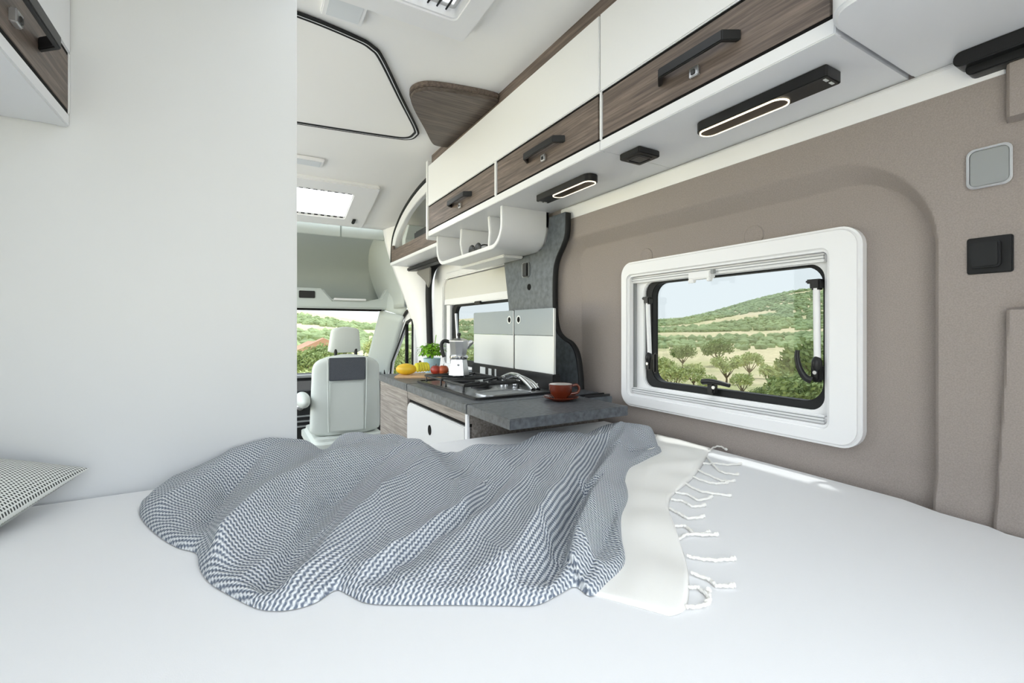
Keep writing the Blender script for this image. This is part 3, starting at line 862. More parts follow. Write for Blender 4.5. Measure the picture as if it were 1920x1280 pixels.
# rear rail and control strip of the hob
rl_ = box('rear_rail', (0.985, 1.02), (1.395, 2.10), (CT, 0.968), M['black'], hb, bevel=0.003)
for (y, w, h) in ((1.975, 0.055, 0.034), (1.90, 0.030, 0.030), (1.845, 0.014, 0.034)):
    box('label_plate', (0.9835, 0.986), (y - w / 2, y + w / 2), (0.938 - h / 2, 0.938 + h / 2), M['lid_white'], rl_, bevel=0.0005)
for y in (1.60, 1.47):
    k_ = lathe('tap_knob', [(0.0005, 0), (0.012, 0), (0.012, 0.012), (0.008, 0.016), (0.0005, 0.016)], M['chrome'], hb, c=(0.945, y, CT + 0.006), n=16)
    for a in (0, 90):
        dx, dy = 0.022 * math.cos(R(a + 30)), 0.022 * math.sin(R(a + 30))
        tube('cross_bar', [(0.945 - dx, y - dy, CT + 0.024), (0.945 + dx, y + dy, CT + 0.024)], 0.004, M['chrome'], k_)
# folded tap
fc = thing('folding_tap', (0.93, 1.62, CT), 'chrome folding tap lying over the sink beside the hob', 'tap')
lathe('base', [(0.0005, 0), (0.024, 0), (0.024, 0.010), (0.016, 0.016), (0.016, 0.034), (0.0005, 0.038)], M['chrome'], fc, c=(0.93, 1.66, CT + 0.004), n=20)
for off in (0.0, 0.020):
    pth = smooth_path([(0.93, 1.66 + off, CT + 0.030), (0.925, 1.58 + off, CT + 0.050), (0.905, 1.50, CT + 0.050), (0.895 + off, 1.43, CT + 0.034), (0.885 + off, 1.375, CT + 0.016)], 6)
    tube('spout', pth, 0.009, M['chrome'], fc, n=12)

# raised glass lids
def lid(y0, y1, hole, label):
    l_ = thing('hob_lid', (1.0, (y0 + y1) / 2, 0.966), label, 'lid', 'raised glass lids of the hob')
    prism('upper_glass', rrect(y0, y1, 1.112, 1.216, 0.005, 3), 'x', 0.996, 1.002, M['fabric_lid'], l_, bevel=0.001)
    prism('lower_glass', rrect(y0 + 0.002, y1 - 0.002, 0.968, 1.110, 0.004, 3), 'x', 0.996, 1.002, M['lid_white'], l_, bevel=0.001)  # white reflection in the lower glass, painted as its colour
    box('edge_strip', (0.994, 1.004), (y0 - 0.004, y0), (0.945, 1.214), M['alu'], l_, bevel=0.001)
    ring('hole_ring', [(hole + 0.0175 * math.cos(R(k * 15)), 1.176 + 0.0175 * math.sin(R(k * 15))) for k in range(24)],
         [(hole + 0.012 * math.cos(R(k * 15)), 1.176 + 0.012 * math.sin(R(k * 15))) for k in range(24)], 'x', 0.9945, 0.997, M['lid_white'], l_)
    prism('finger_hole', [(hole + 0.012 * math.cos(R(k * 15)), 1.176 + 0.012 * math.sin(R(k * 15))) for k in range(24)], 'x', 0.9952, 0.997, M['gap'], l_)
lid(1.408, 1.696, 1.660, 'raised glass hob lid with painted white reflection, nearest the taupe wall end')
lid(1.704, 2.100, 1.738, 'raised glass hob lid with painted white reflection, towards the cab, left one')

# ------------------------------------------------------------------ moka pot
MX, MY, MZ = 0.808, 1.852, CT + 0.033
mk = thing('moka_pot', (MX, MY, MZ), 'aluminium moka pot with black handle standing on the hob', 'coffee pot')
lathe('boiler', [(0.0005, 0), (0.047, 0), (0.046, 0.010), (0.036, 0.066), (0.037, 0.070), (0.0005, 0.070)], M['alu'], mk, c=(MX, MY, MZ), n=8, smooth=20)
lathe('collar', [(0.0005, 0), (0.038, 0), (0.040, 0.004), (0.040, 0.010), (0.036, 0.014), (0.0005, 0.014)], M['chrome'], mk, c=(MX, MY, MZ + 0.070), n=32)
lathe('jug', [(0.0005, 0), (0.032, 0), (0.034, 0.006), (0.045, 0.060), (0.046, 0.062), (0.0005, 0.062)], M['alu'], mk, c=(MX, MY, MZ + 0.083), n=8, smooth=20)
ld = lathe('lid', [(0.0005, 0), (0.046, 0), (0.046, 0.003), (0.020, 0.013), (0.0005, 0.015)], M['alu'], mk, c=(MX, MY, MZ + 0.145), n=8, smooth=20)
lathe('knob', [(0.0005, 0), (0.006, 0), (0.005, 0.006), (0.009, 0.014), (0.007, 0.022), (0.0005, 0.024)], M['black'], ld, c=(MX, MY, MZ + 0.159), n=14)
hd = Vector((-0.80, 0.60, 0)).normalized()
hp = [Vector((MX, MY, MZ)) + hd * r_ + Vector((0, 0, h_)) for (r_, h_) in ((0.042, 0.142), (0.066, 0.146), (0.078, 0.130), (0.074, 0.100), (0.066, 0.076))]
tube('handle', smooth_path(hp, 5), 0.008, M['black'], mk, n=10)
sp_ = Vector((0.80, -0.60, 0))
tube('spout', [Vector((MX, MY, MZ + 0.115)) + sp_ * 0.036, Vector((MX, MY, MZ + 0.138)) + sp_ * 0.050, Vector((MX, MY, MZ + 0.146)) + sp_ * 0.060], [0.006, 0.012, 0.010], M['alu'], mk, n=8)
lathe('valve', [(0.0005, 0), (0.005, 0), (0.005, 0.006), (0.0005, 0.006)], M['chrome'], mk, c=(MX - 0.02, MY - 0.042, MZ + 0.045), n=10, axis='y')

# ------------------------------------------------------------------ cup and saucer
CX, CY = 0.893, 1.222
cs = thing('coffee_cup', (CX, CY, CT), 'brown glazed coffee cup on its saucer, on the worktop flap', 'cup')
lathe('saucer', [(0.0005, 0), (0.030, 0), (0.034, 0.003), (0.056, 0.010), (0.058, 0.0125), (0.056, 0.0135), (0.034, 0.007), (0.0005, 0.006)], M['brown_glaze'], cs, c=(CX, CY, CT), n=40)
lathe('cup_body', [(0.0005, 0), (0.022, 0), (0.024, 0.004), (0.034, 0.016), (0.0385, 0.034), (0.039, 0.046), (0.0375, 0.0465), (0.036, 0.042), (0.0345, 0.036)], M['brown_glaze'], cs, c=(CX, CY, CT + 0.007), n=40)
lathe('cup_inside', [(0.0368, 0.0460), (0.0355, 0.030), (0.026, 0.012), (0.0005, 0.008)], M['porcelain'], cs, c=(CX, CY, CT + 0.007), n=40)
hv = Vector((CA, -SA, 0))
hpt = [Vector((CX, CY, CT + 0.007)) + hv * r_ + Vector((0, 0, h_)) for (r_, h_) in ((0.036, 0.040), (0.052, 0.043), (0.060, 0.032), (0.054, 0.018), (0.032, 0.014))]
tube('handle', smooth_path(hpt, 6), 0.0045, M['brown_glaze'], cs, n=10)

# ------------------------------------------------------------------ fruit board and herb pot
cbd = box('cutting_board', (-0.11, 0.11), (-0.075, 0.075), (0, 0.012), M['beech'], bevel=0.004)
cbd.location = (0.735, 2.15, CT)
cbd.rotation_euler = (0, 0, R(-27))
tag(cbd, 'pale wooden cutting board with fruit at the cab end of the worktop', 'board')
TZ = CT + 0.012
def mango_warp(p):
    p.z *= 1 - 0.15 * (p.x > 0) * p.x / 0.05
    return p
mg = thing('papaya', (0.672, 2.165, TZ), 'yellow papaya at the left end of the cutting board', 'fruit')
ellipsoid('flesh', (0.672, 2.165, TZ + 0.027), (0.052, 0.032, 0.0275), M['mango'], mg, rot=Matrix.Rotation(R(-35), 3, 'Z'), warp=mango_warp)
tube('stem', [(0.631, 2.193, TZ + 0.027), (0.622, 2.199, TZ + 0.029)], 0.004, M['stem'], mg, n=6)
bnn = thing('banana_bunch', (0.745, 2.17, TZ), 'bunch of small yellow bananas behind the papaya and the apples', 'bananas')
for k in range(5):
    a0 = R(200 - 18 * k)
    pts = smooth_path([Vector((0.745 + 0.012 * k - 0.02, 2.175 + 0.004 * k, TZ + 0.050 - 0.003 * abs(k - 2))),
                       Vector((0.720 + 0.014 * k, 2.150 + 0.006 * k, TZ + 0.040)), Vector((0.716 + 0.016 * k, 2.128 + 0.006 * k, TZ + 0.016))], 5)
    rr = [0.004 + 0.010 * math.sin(math.pi * min(1, 0.1 + 0.85 * i / (len(pts) - 1))) for i in range(len(pts))]
    tube('banana', pts, rr, M['banana'], bnn, n=8)
tube('stem', [(0.745, 2.178, TZ + 0.048), (0.748, 2.192, TZ + 0.060)], 0.006, M['stem'], bnn, n=6)
def apple_warp(p):
    rr = math.hypot(p.x, p.y)
    p.z -= 0.010 * math.exp(-(rr / 0.009) ** 2) * (1 if p.z > 0 else -0.6)
    return p
for (x, y, m_, lab) in ((0.790, 2.085, 'apple', 'dark red apple in the middle of the cutting board'), (0.822, 2.070, 'apple2', 'orange red apple at the moka pot end of the cutting board')):
    a_ = thing('apple', (x, y, TZ), lab, 'apple', 'apples on the cutting board')
    ellipsoid('flesh', (x, y, TZ + 0.024), (0.0255, 0.0255, 0.0245), M[m_], a_, warp=apple_warp)
    tube('stem', [(x, y, TZ + 0.040), (x + 0.003, y, TZ + 0.053)], 0.0015, M['stem'], a_, n=5)
hpz = CT
hx, hy = 0.84, 2.27
hb_ = thing('potted_herb', (hx, hy, CT), 'green basil in a pale blue pot behind the fruit', 'plant')
lathe('pot', [(0.0005, 0), (0.033, 0), (0.044, 0.078), (0.046, 0.080), (0.043, 0.080), (0.040, 0.070), (0.0005, 0.068)], M['pot_blue'], hb_, c=(hx, hy, CT), n=28)
bm = bmesh.new()
rnd = random.Random(3)
for k in range(130):
    a, e = rnd.uniform(0, 2 * math.pi), rnd.uniform(-0.15, 1.4)
    rr = rnd.uniform(0.5, 1)
    c = Vector((hx, hy, CT + 0.105)) + Vector((0.070 * rr * math.cos(a) * math.cos(e), 0.070 * rr * math.sin(a) * math.cos(e), 0.055 * rr * math.sin(e)))
    d = Vector((math.cos(a), math.sin(a), rnd.uniform(-0.7, 0.4))).normalized()
    s_ = d.cross(Vector((0, 0, 1))).normalized()
    u_ = s_.cross(d)
    L, W = rnd.uniform(0.024, 0.036), rnd.uniform(0.010, 0.015)
    pts = [c, c + d * L * 0.35 + s_ * W + u_ * 0.003, c + d * L * 0.35 - s_ * W + u_ * 0.003, c + d * L * 0.7 + s_ * W * 0.7, c + d * L * 0.7 - s_ * W * 0.7, c + d * L - u_ * 0.006]
    v_ = [bm.verts.new(p) for p in pts]
    bm.faces.new((v_[0], v_[1], v_[2])); bm.faces.new((v_[1], v_[3], v_[4], v_[2])); bm.faces.new((v_[3], v_[5], v_[4]))
finish('foliage', bm, M['herb'], hb_, smooth=0)
for (dx, dy, h_) in ((0.01, 0.0, 0.20), (-0.01, 0.01, 0.12), (0.0, -0.01, 0.12)):
    tube('sprig', smooth_path([(hx, hy, CT + 0.07), (hx + dx, hy + dy, CT + 0.12), (hx + 2.2 * dx, hy + 2 * dy, CT + h_)], 4), 0.0022, M['herb'], hb_, n=5)

# ------------------------------------------------------------------ ceiling fittings
cpn = thing('ceiling_panel', (0.25, 1.85, 2.06), 'pale raised ceiling panel edged by a dark double seal', 'panel')
co = [zp(u, v, 2.062) for (u, v) in ((557, 15), (690, 72), (722, 104), (786, 243), (766, 259), (557, 228))]
path0 = [(-0.42, 1.46), (0.10, 1.47)] 
loop = smooth_path([Vector((p[0], p[1], 0)) for p in [(-0.30, 1.46), (0.10, 1.472), (0.300, 1.503), (0.365, 1.530), (0.412, 1.585), (0.55, 1.822), (0.69, 2.06), (0.708, 2.125), (0.690, 2.185), (0.60, 2.212), (0.25, 2.262), (-0.30, 2.32), (-0.36, 2.25), (-0.36, 1.55)]], 8, closed=True)
def cz(x, y): return roof_z(y) - 0.006
for (sc_, r_) in ((1.0, 0.0055), (0.968, 0.0055)):
    tube('seal', [(0.17 + (p.x - 0.17) * sc_, 1.87 + (p.y - 1.87) * sc_, 2.057) for p in loop], r_, M['rubber'], cpn, closed=True)
prism('plate', [(0.17 + (p.x - 0.17) * 0.965, 1.87 + (p.y - 1.87) * 0.965) for p in loop], 'z', 2.057, 2.066, M['ceiling'], cpn, bevel=0.002)
ring('edge_bead', [(0.17 + (p.x - 0.17) * 0.994, 1.87 + (p.y - 1.87) * 0.994) for p in loop], [(0.17 + (p.x - 0.17) * 0.980, 1.87 + (p.y - 1.87) * 0.980) for p in loop], 'z', 2.0535, 2.064, M['plastic'], cpn)

v1 = thing('roof_vent', (0.3, 1.0, 2.06), 'white framed roof vent with dark louvres at the top of the picture', 'vent')
ring('frame', rrect(0.06, 0.592, 0.52, 1.322, 0.012, 3), rrect(0.130, 0.525, 0.60, 1.236, 0.01, 3), 'z', 2.028, 2.066, M['plastic'], v1, bevel=0.006)
sheet('diffuser_dome', lambda x, y: Vector((x, y, 2.085 + 0.03 * math.sin(math.pi * (x - 0.10) / 0.45) * math.sin(math.pi * (y - 0.56) / 0.70))), span(0.10, 0.55, 10), span(0.56, 1.26, 12), M['diffuser_dome'], v1)  # unseen translucent cover, added to diffuse light coming through the vent
for k in range(14):
    x = 0.142 + k * 0.027
    prism('louvre', [(x, 2.046), (x + 0.004, 2.044), (x + 0.020, 2.070), (x + 0.016, 2.072)], 'y', 1.10, 1.229, M['dash'], v1)
for (nm, x0, x1, y0, y1, lab) in (('ceiling_light', 0.190, 0.308, 1.325, 1.440, 'square flat ceiling light beside the rear roof vent'),
                                  ('ceiling_light', 0.12, 0.375, 2.655, 2.765, 'flat ceiling light strip next to the front roof vent')):
    c_ = thing(nm, ((x0 + x1) / 2, (y0 + y1) / 2, 2.05), lab, 'light', 'flat ceiling lights')
    zz = roof_z((y0 + y1) / 2)
    box('frame', (x0, x1), (y0, y1), (zz - 0.020, zz - 0.002), M['plastic'], c_, bevel=0.004)
    box('diffuser', (x0 + 0.012, x1 - 0.012), (y0 + 0.012, y1 - 0.012), (zz - 0.0215, zz - 0.010), M['diffuser'], c_, bevel=0.002)
v2 = thing('roof_vent', (0.3, 3.15, 2.0), 'white framed skylight with bright pleated blind above the cab seat', 'vent')
def tilt(o, y0=3.155):
    sl = math.atan(0.27)
    z0 = roof_z(y0)
    mw = Matrix.Translation((0, y0, z0)) @ Matrix.Rotation(-sl, 4, 'X') @ Matrix.Translation((0, -y0, -z0))
    for v in o.data.vertices:
        v.co = mw @ v.co
z2 = roof_z(3.155)
tilt(ring('frame', rrect(-0.12, 0.735, 2.885, 3.425, 0.02, 4), rrect(0.03, 0.590, 2.99, 3.32, 0.012, 4), 'z', z2 - 0.030, z2 + 0.004, M['plastic'], v2, bevel=0.006))
bm = bmesh.new()
n_ = 36
for k in range(n_):
    xa, xb = 0.02 + (0.60 - 0.02) * k / n_, 0.02 + (0.60 - 0.02) * (k + 1) / n_
    za, zb = (z2 - 0.004, z2 - 0.012) if k % 2 else (z2 - 0.012, z2 - 0.004)
    bm.faces.new([bm.verts.new(p) for p in ((xa, 2.98, za), (xb, 2.98, zb), (xb, 3.33, zb), (xa, 3.33, za))])
tilt(finish('pleated_blind', bm, M['blind'], v2, smooth=0))
for y in (2.998, 3.312):
    br_ = box('blind_rail', (0.03, 0.59), (y - 0.012, y + 0.012), (z2 - 0.022, z2 - 0.014), M['plastic'], v2, bevel=0.002)
    tilt(br_)
    for k in range(14):
        d_ = box('slot', (0.04 + k * 0.040, 0.062 + k * 0.040), (y - 0.006, y + 0.006), (z2 - 0.0235, z2 - 0.0215), M['gap'], br_, bevel=0)
        tilt(d_)
tilt(box('catch', (0.645, 0.665), (3.30, 3.36), (z2 - 0.042, z2 - 0.028), M['black'], v2, bevel=0.004))

# ------------------------------------------------------------------ left overhead cabinet
LXF = -0.302
lc = thing('overhead_cabinet', (-0.54, 0.5, 1.54), 'overhead cabinet at the upper left corner against the white partition', 'cabinet')
box('carcass', (-0.778, LXF - 0.016), (REAR, 1.241), (1.542, 2.05), M['white'], lc, bevel=0)
box('upper_flap', (LXF - 0.016, LXF + 0.002), (REAR, 1.238), (1.686, 2.05), M['white'], lc, bevel=0.0025)
box('bottom_lip', (LXF - 0.02, LXF), (REAR, 1.2415), (1.540, 1.566), M['white'], lc, bevel=0.003)
f_ = box('drawer_front', (LXF - 0.016, LXF), (0.60, 1.232), (1.572, 1.679), M['walnut'], lc, bevel=0.001)
box('end_edge', (LXF - 0.018, LXF + 0.001), (1.2345, 1.2415), (1.566, 1.686), M['white'], lc, bevel=0.001)
box('shadow_gap', (LXF - 0.014, LXF - 0.001), (0.60, 1.234), (1.565, 1.574), M['gap'], lc, bevel=0)
box('shadow_gap', (LXF - 0.014, LXF - 0.001), (0.60, 1.234), (1.677, 1.687), M['gap'], lc, bevel=0)
handle('handle', LXF, 0.83, 1.090, 1.622, 1, f_)
latch(LXF, 0.975, 1.606, 1, f_)

# ------------------------------------------------------------------ fittings on the taupe wall
spk = thing('wall_speaker', (1.15, 0.29, 1.43), 'grey rounded square cover with bright rim, high on the taupe wall', 'speaker')
ring('rim', rrect(0.252, 0.311, 1.389, 1.461, 0.012, 6), rrect(0.256, 0.307, 1.393, 1.457, 0.010, 6), 'x', 1.134, 1.154, M['chrome'], spk, bevel=0.001)
prism('cover', rrect(0.255, 0.308, 1.392, 1.458, 0.010, 6), 'x', 1.136, 1.154, M['silver'], spk, bevel=0.002)
lsw = thing('light_switch', (1.15, 0.28, 1.27), 'black rocker light switch on the taupe wall below the grey cover', 'switch')
prism('plate', rrect(0.252, 0.311, 1.237, 1.302, 0.004, 3), 'x', 1.137, 1.154, M['black'], lsw, bevel=0.002)
prism('rocker', rrect(0.266, 0.306, 1.247, 1.294, 0.006, 4), 'x', 1.128, 1.139, M['dash'], lsw, bevel=0.003)
gr = thing('grab_rail', (1.12, 0.2, 1.63), 'black ribbed rail end in the upper right corner above the taupe wall', 'rail')
prism('upper_rib', rrect(REAR, 0.318, 1.603, 1.6295, (0.002, 0.012, 0.012, 0.002), 5), 'x', 1.095, 1.15, M['black'], gr, bevel=0.006, seg=3)
prism('lower_rib', rrect(REAR, 0.306, 1.588, 1.606, (0.002, 0.010, 0.004, 0.002), 4), 'x', 1.112, 1.15, M['black'], gr, bevel=0.004)

# ------------------------------------------------------------------ bed
BZ = 0.80
mo = [(-0.775, REAR), (1.100, REAR), (1.108, 0.245), (1.122, 0.268), (1.126, 0.335), (1.150, 0.40), (1.158, 0.60), (1.158, 1.31), (0.125, 1.31), (0.125, 1.238), (-0.775, 1.238)]
mt = prism('mattress', mo, 'z', 0.62, BZ, M['sheet'], bevel=0.018, seg=4)
tag(mt, 'white mattress with fitted sheet filling the rear of the van', 'mattress')
bb = box('bed_base', (-0.77, 1.10), (REAR, 1.235), (0.30, 0.62), M['white'], bevel=0.003)
tag(bb, 'white bed base under the mattress', 'bed base')

# pillow
def pillow_mat():
    m, t, b = base('black and white dotted weave')
    uv = t.nodes.new('ShaderNodeUVMap')
    sx = t.nodes.new('ShaderNodeSeparateXYZ')
    t.links.new(uv.outputs[0], sx.inputs[0])
    def M_(op, a, b_=None, c_=None):
        n = t.nodes.new('ShaderNodeMath'); n.operation = op
        for i, q_ in enumerate((a, b_, c_)):
            if q_ is None: continue
            if isinstance(q_, (int, float)): n.inputs[i].default_value = q_
            else: t.links.new(q_, n.inputs[i])
        return n.outputs[0]
    row = M_('FLOOR', M_('MULTIPLY', sx.outputs[1], 78))
    fy = M_('FRACT', M_('MULTIPLY', sx.outputs[1], 78))
    xs_ = M_('ADD', M_('MULTIPLY', sx.outputs[0], 78), M_('MULTIPLY', row, 0.5))
    fx = M_('FRACT', xs_)
    ax = M_('LESS_THAN', M_('ABSOLUTE', M_('SUBTRACT', fx, 0.5)), 0.24)
    ay = M_('LESS_THAN', M_('ABSOLUTE', M_('SUBTRACT', fy, 0.5)), 0.33)
    k = M_('MULTIPLY', ax, ay)
    mx = t.nodes.new('ShaderNodeMix'); mx.data_type = 'RGBA'
    mx.inputs[6].default_value = srgb(222, 224, 220); mx.inputs[7].default_value = srgb(62, 64, 62)
    t.links.new(k, mx.inputs[0])
    t.links.new(mx.outputs[2], b.inputs['Base Color'])
    b.inputs['Roughness'].default_value = 0.9
    bp = t.nodes.new('ShaderNodeBump'); bp.inputs['Strength'].default_value = 0.5; bp.inputs['Distance'].default_value = 0.002; bp.invert = True
    t.links.new(k, bp.inputs['Height']); t.links.new(bp.outputs[0], b.inputs['Normal'])
    return m
M['dots'] = pillow_mat()
PC = Vector((-0.262, 1.198, 0.866))
PE1, PE2 = Vector((-0.35, -0.88, -0.20)), Vector((-0.95, 0.0, 0.20))
PN = PE1.cross(PE2).normalized()
if PN.z < 0: PN = -PN
def pil_fn(sgn):
    def f(a, b):
        ea, eb = abs(a), abs(b)
        th = 0.060 * ((1 - ea ** 2.6) * (1 - eb ** 2.6)) ** 0.55
        a2 = a * (1 - 0.05 * (1 - b * b) * ea ** 2)
        b2 = b * (1 - 0.05 * (1 - a * a) * eb ** 2)
        p = PC + PE1 * (0.20 * (1 - a2)) + PE2 * (0.20 * (1 - b2)) + PN * (sgn * th)
        return Vector((p.x, min(p.y, 1.238), max(BZ + 0.002 + 0.001 * sgn, p.z)))
    return f
g = [math.sin(math.pi / 2 * t_) for t_ in span(-1, 1, 48)]
po = sheet('pillow', pil_fn(1), g, g, M['dots'], uvfn=lambda a, b: (a * 0.5 + 0.5, b * 0.5 + 0.5))
tag(po, 'dotted black and white cushion at the left edge of the bed', 'pillow')
sheet('underside', pil_fn(-1), g, g[::-1], M['dots'], po, uvfn=lambda a, b: (a * 0.5 + 0.5, b * 0.5 + 0.5))

# ------------------------------------------------------------------ blanket
def blanket_mat():
    m, t, b = base('blue grey zigzag weave')
    uv = t.nodes.new('ShaderNodeUVMap')
    sx = t.nodes.new('ShaderNodeSeparateXYZ')
    t.links.new(uv.outputs[0], sx.inputs[0])
    def M_(op, a, b_=None, c_=None):
        n = t.nodes.new('ShaderNodeMath'); n.operation = op
        for i, q_ in enumerate((a, b_, c_)):
            if q_ is None: continue
            if isinstance(q_, (int, float)): n.inputs[i].default_value = q_
            else: t.links.new(q_, n.inputs[i])
        return n.outputs[0]
    zz = M_('PINGPONG', M_('MULTIPLY', sx.outputs[1], 1.0), 0.0036)          # metres along the row
    ph = M_('ADD', sx.outputs[0], M_('MULTIPLY', zz, 0.55))
    w = M_('SINE', M_('MULTIPLY', ph, 2 * math.pi / 0.0066))
    k = M_('MULTIPLY_ADD', w, 0.5, 0.5)
    nz = t.nodes.new('ShaderNodeTexNoise'); nz.inputs['Scale'].default_value = 900
    tc = t.nodes.new('ShaderNodeTexCoord'); t.links.new(tc.outputs['Object'], nz.inputs['Vector'])
    half = M_('FLOOR', M_('MULTIPLY', ph, 1 / 0.0066))
    al = M_('SINE', M_('ADD', M_('MULTIPLY', sx.outputs[1], 2 * math.pi / 0.0062), M_('MULTIPLY', half, math.pi)))
    k = M_('ADD', k, M_('MULTIPLY', al, 0.22))
    k2 = M_('ADD', k, M_('MULTIPLY', M_('SUBTRACT', nz.outputs[0], 0.5), 0.5))
    rp = t.nodes.new('ShaderNodeValToRGB')
    e = rp.color_ramp.elements
    e[0].position, e[0].color = 0.10, srgb(112, 121, 136)
    e[1].position, e[1].color = 0.90, srgb(226, 229, 232)
    t.links.new(k2, rp.inputs[0])
    t.links.new(rp.outputs[0], b.inputs['Base Color'])
    b.inputs['Roughness'].default_value = 0.95
    b.inputs['Specular IOR Level'].default_value = 0.1
    bp = t.nodes.new('ShaderNodeBump'); bp.inputs['Strength'].default_value = 0.6; bp.inputs['Distance'].default_value = 0.003
    t.links.new(k, bp.inputs['Height']); t.links.new(bp.outputs[0], b.inputs['Normal'])
    return m
M['blanket'] = blanket_mat()

def bed(u, v, z=BZ + 0.004):
    p = P(u, v, z=z)
    return Vector((p.x, p.y, 0))
near = [(262, 946), (264, 968), (292, 998), (330, 1022), (362, 1031), (371, 1040), (374, 1062), (392, 1088), (430, 1112), (480, 1136), (520, 1141), (560, 1136), (595, 1124), (630, 1102), (655, 1112), (690, 1127),
        (760, 1130), (850, 1130), (940, 1131), (1005, 1130), (1045, 1112), (1078, 1096), (1108, 1114), (1140, 1090), (1172, 1056)]
nearw = [bed(*q_) for q_ in near]
right = [(1172, 1056), (1166, 1010), (1166, 968), (1178, 932), (1172, 902), (1180, 882), (1200, 868), (1222, 857), (1242, 848)]
# far edge: crest positions in the place with their heights
far = [(-0.160, 1.135, 0.02), (-0.125, 1.165, 0.030), (-0.055, 1.205, 0.052), (0.02, 1.222, 0.076), (0.075, 1.226, 0.080), (0.135, 1.235, 0.060), (0.175, 1.225, 0.040), (0.215, 1.235, 0.068), (0.265, 1.235, 0.066), (0.33, 1.205, 0.050),
       (0.375, 1.180, 0.052), (0.405, 1.150, 0.044), (0.43, 1.115, 0.024), (0.46, 1.085, 0.018), (0.51, 1.07, 0.040), (0.55, 1.06, 0.042), (0.60, 1.055, 0.034), (0.66, 1.055, 0.036), (0.72, 1.06, 0.048), (0.78, 1.045, 0.050), (0.83, 1.03, 0.042),
       (0.88, 1.045, 0.040), (0.94, 1.055, 0.052), (1.0, 1.03, 0.050), (1.05, 1.0, 0.050), (1.07, 0.985, 0.040)]
def resample(pts, n):
    L = [0]
    for a, b in zip(pts, pts[1:]):
        L.append(L[-1] + (b - a).length)
    out = []
    j = 0
    for i in range(n + 1):
        s_ = L[-1] * i / n
        while j < len(L) - 2 and L[j + 1] < s_: j += 1
        f = (s_ - L[j]) / max(1e-9, L[j + 1] - L[j])
        out.append(pts[j].lerp(pts[j + 1], min(1, max(0, f))))
    return out
NS, NT = 330, 210
near_full = nearw + [bed(*q_) for q_ in right[1:]]
nearS = resample(smooth_path([Vector((p.x, p.y, 0)) for p in near_full], 6), NS)
# match near to far by depth order along the blanket: most of the near edge faces the bed front
farS = resample(smooth_path([Vector(p) for p in far], 6), NS)

def seg_d(px, py, a, b):
    ax, ay, bx, by = a.x, a.y, b.x, b.y
    vx, vy = bx - ax, by - ay
    L2 = vx * vx + vy * vy
    t = max(0, min(1, ((px - ax) * vx + (py - ay) * vy) / L2))
    dx, dy = px - ax - vx * t, py - ay - vy * t
    side = vx * (py - ay) - vy * (px - ax)
    return math.hypot(dx, dy), t, 1 if side > 0 else -1
# folds: image polyline, height, width on its left / right hand side (m)
folds = []
def fold(pts, A, wl, wr, z=BZ + 0.02):
    w = [bed(u, v, z) for (u, v) in pts]
    folds.append((w, A, wl, wr))
fold([(385, 1055), (440, 1010), (520, 950), (605, 898), (735, 842)], 0.052, 0.070, 0.026)     # big left lobe above the long crease
fold([(285, 965), (380, 905), (470, 862), (560, 838)], 0.030, 0.06, 0.045)                    # back left lobe
fold([(374, 1035), (392, 965), (430, 915), (520, 872), (640, 845)], -0.026, 0.018, 0.020)      # valley between both lobes
fold([(470, 1115), (520, 1062), (570, 985), (620, 930), (700, 880), (745, 850)], -0.024, 0.012, 0.030)     # long crease
fold([(540, 1110), (610, 1030), (690, 955), (790, 880), (830, 855)], 0.020, 0.020, 0.050)      # sheet rising again
fold([(645, 1095), (760, 1030), (870, 962), (905, 915)], 0.016, 0.034, 0.007)
fold([(660, 1100), (775, 1036), (885, 966), (915, 920)], -0.008, 0.006, 0.02)
fold([(800, 1090), (880, 1000), (960, 940), (1010, 880), (1035, 835)], 0.016, 0.045, 0.020)
fold([(840, 1000), (930, 930), (985, 870)], -0.008, 0.010, 0.014)
fold([(940, 1085), (1010, 1000), (1060, 930), (1085, 870), (1120, 830)], 0.036, 0.045, 0.014)   # ridge before the dark valley
fold([(1024, 1096), (1050, 1010), (1072, 960), (1095, 914)], -0.040, 0.010, 0.014)              # dark valley
fold([(1060, 1080), (1085, 1010), (1110, 950), (1125, 915)], 0.032, 0.012, 0.026)               # right lobe
fold([(1098, 1085), (1125, 1020), (1150, 965), (1168, 930)], -0.012, 0.007, 0.012)
fold([(1120, 905), (1150, 870), (1165, 835), (1180, 810)], 0.028, 0.022, 0.018)
fold([(1150, 845), (1195, 838), (1232, 828)], -0.020, 0.010, 0.012)
fold([(1100, 905), (1130, 862), (1140, 830)], -0.014, 0.008, 0.010)
fold([(640, 880), (700, 855), (790, 835)], -0.012, 0.008, 0.014)
fold([(700, 875), (760, 852), (820, 845)], 0.012, 0.010, 0.010)
fold([(760, 905), (815, 868), (850, 850)], -0.010, 0.010, 0.008)
fold([(850, 900), (905, 858), (945, 840)], -0.012, 0.010, 0.008)
fold([(960, 880), (995, 846), (1010, 828)], -0.012, 0.007, 0.008)
def waves(x, y):
    # soft rumples running across the cloth
    a = x * 0.62 + y * 0.78
    b = -x * 0.78 + y * 0.62
    r1 = 1 - abs(math.sin(21 * b + 2.6 * math.sin(5 * a) + 0.7))
    r2 = 1 - abs(math.sin(37 * b - 9 * a + 2.2 * math.sin(8 * a + 1)))
    return (0.0090 * r1 ** 3 * (0.35 + 0.65 * math.sin(8 * a + 3 * b) ** 2) + 0.0035 * r2 ** 2 * math.sin(6 * a - 5 * b) ** 2
            + 0.0015 * math.sin(83 * b + 4 * math.sin(11 * a + 1)) - 0.003)
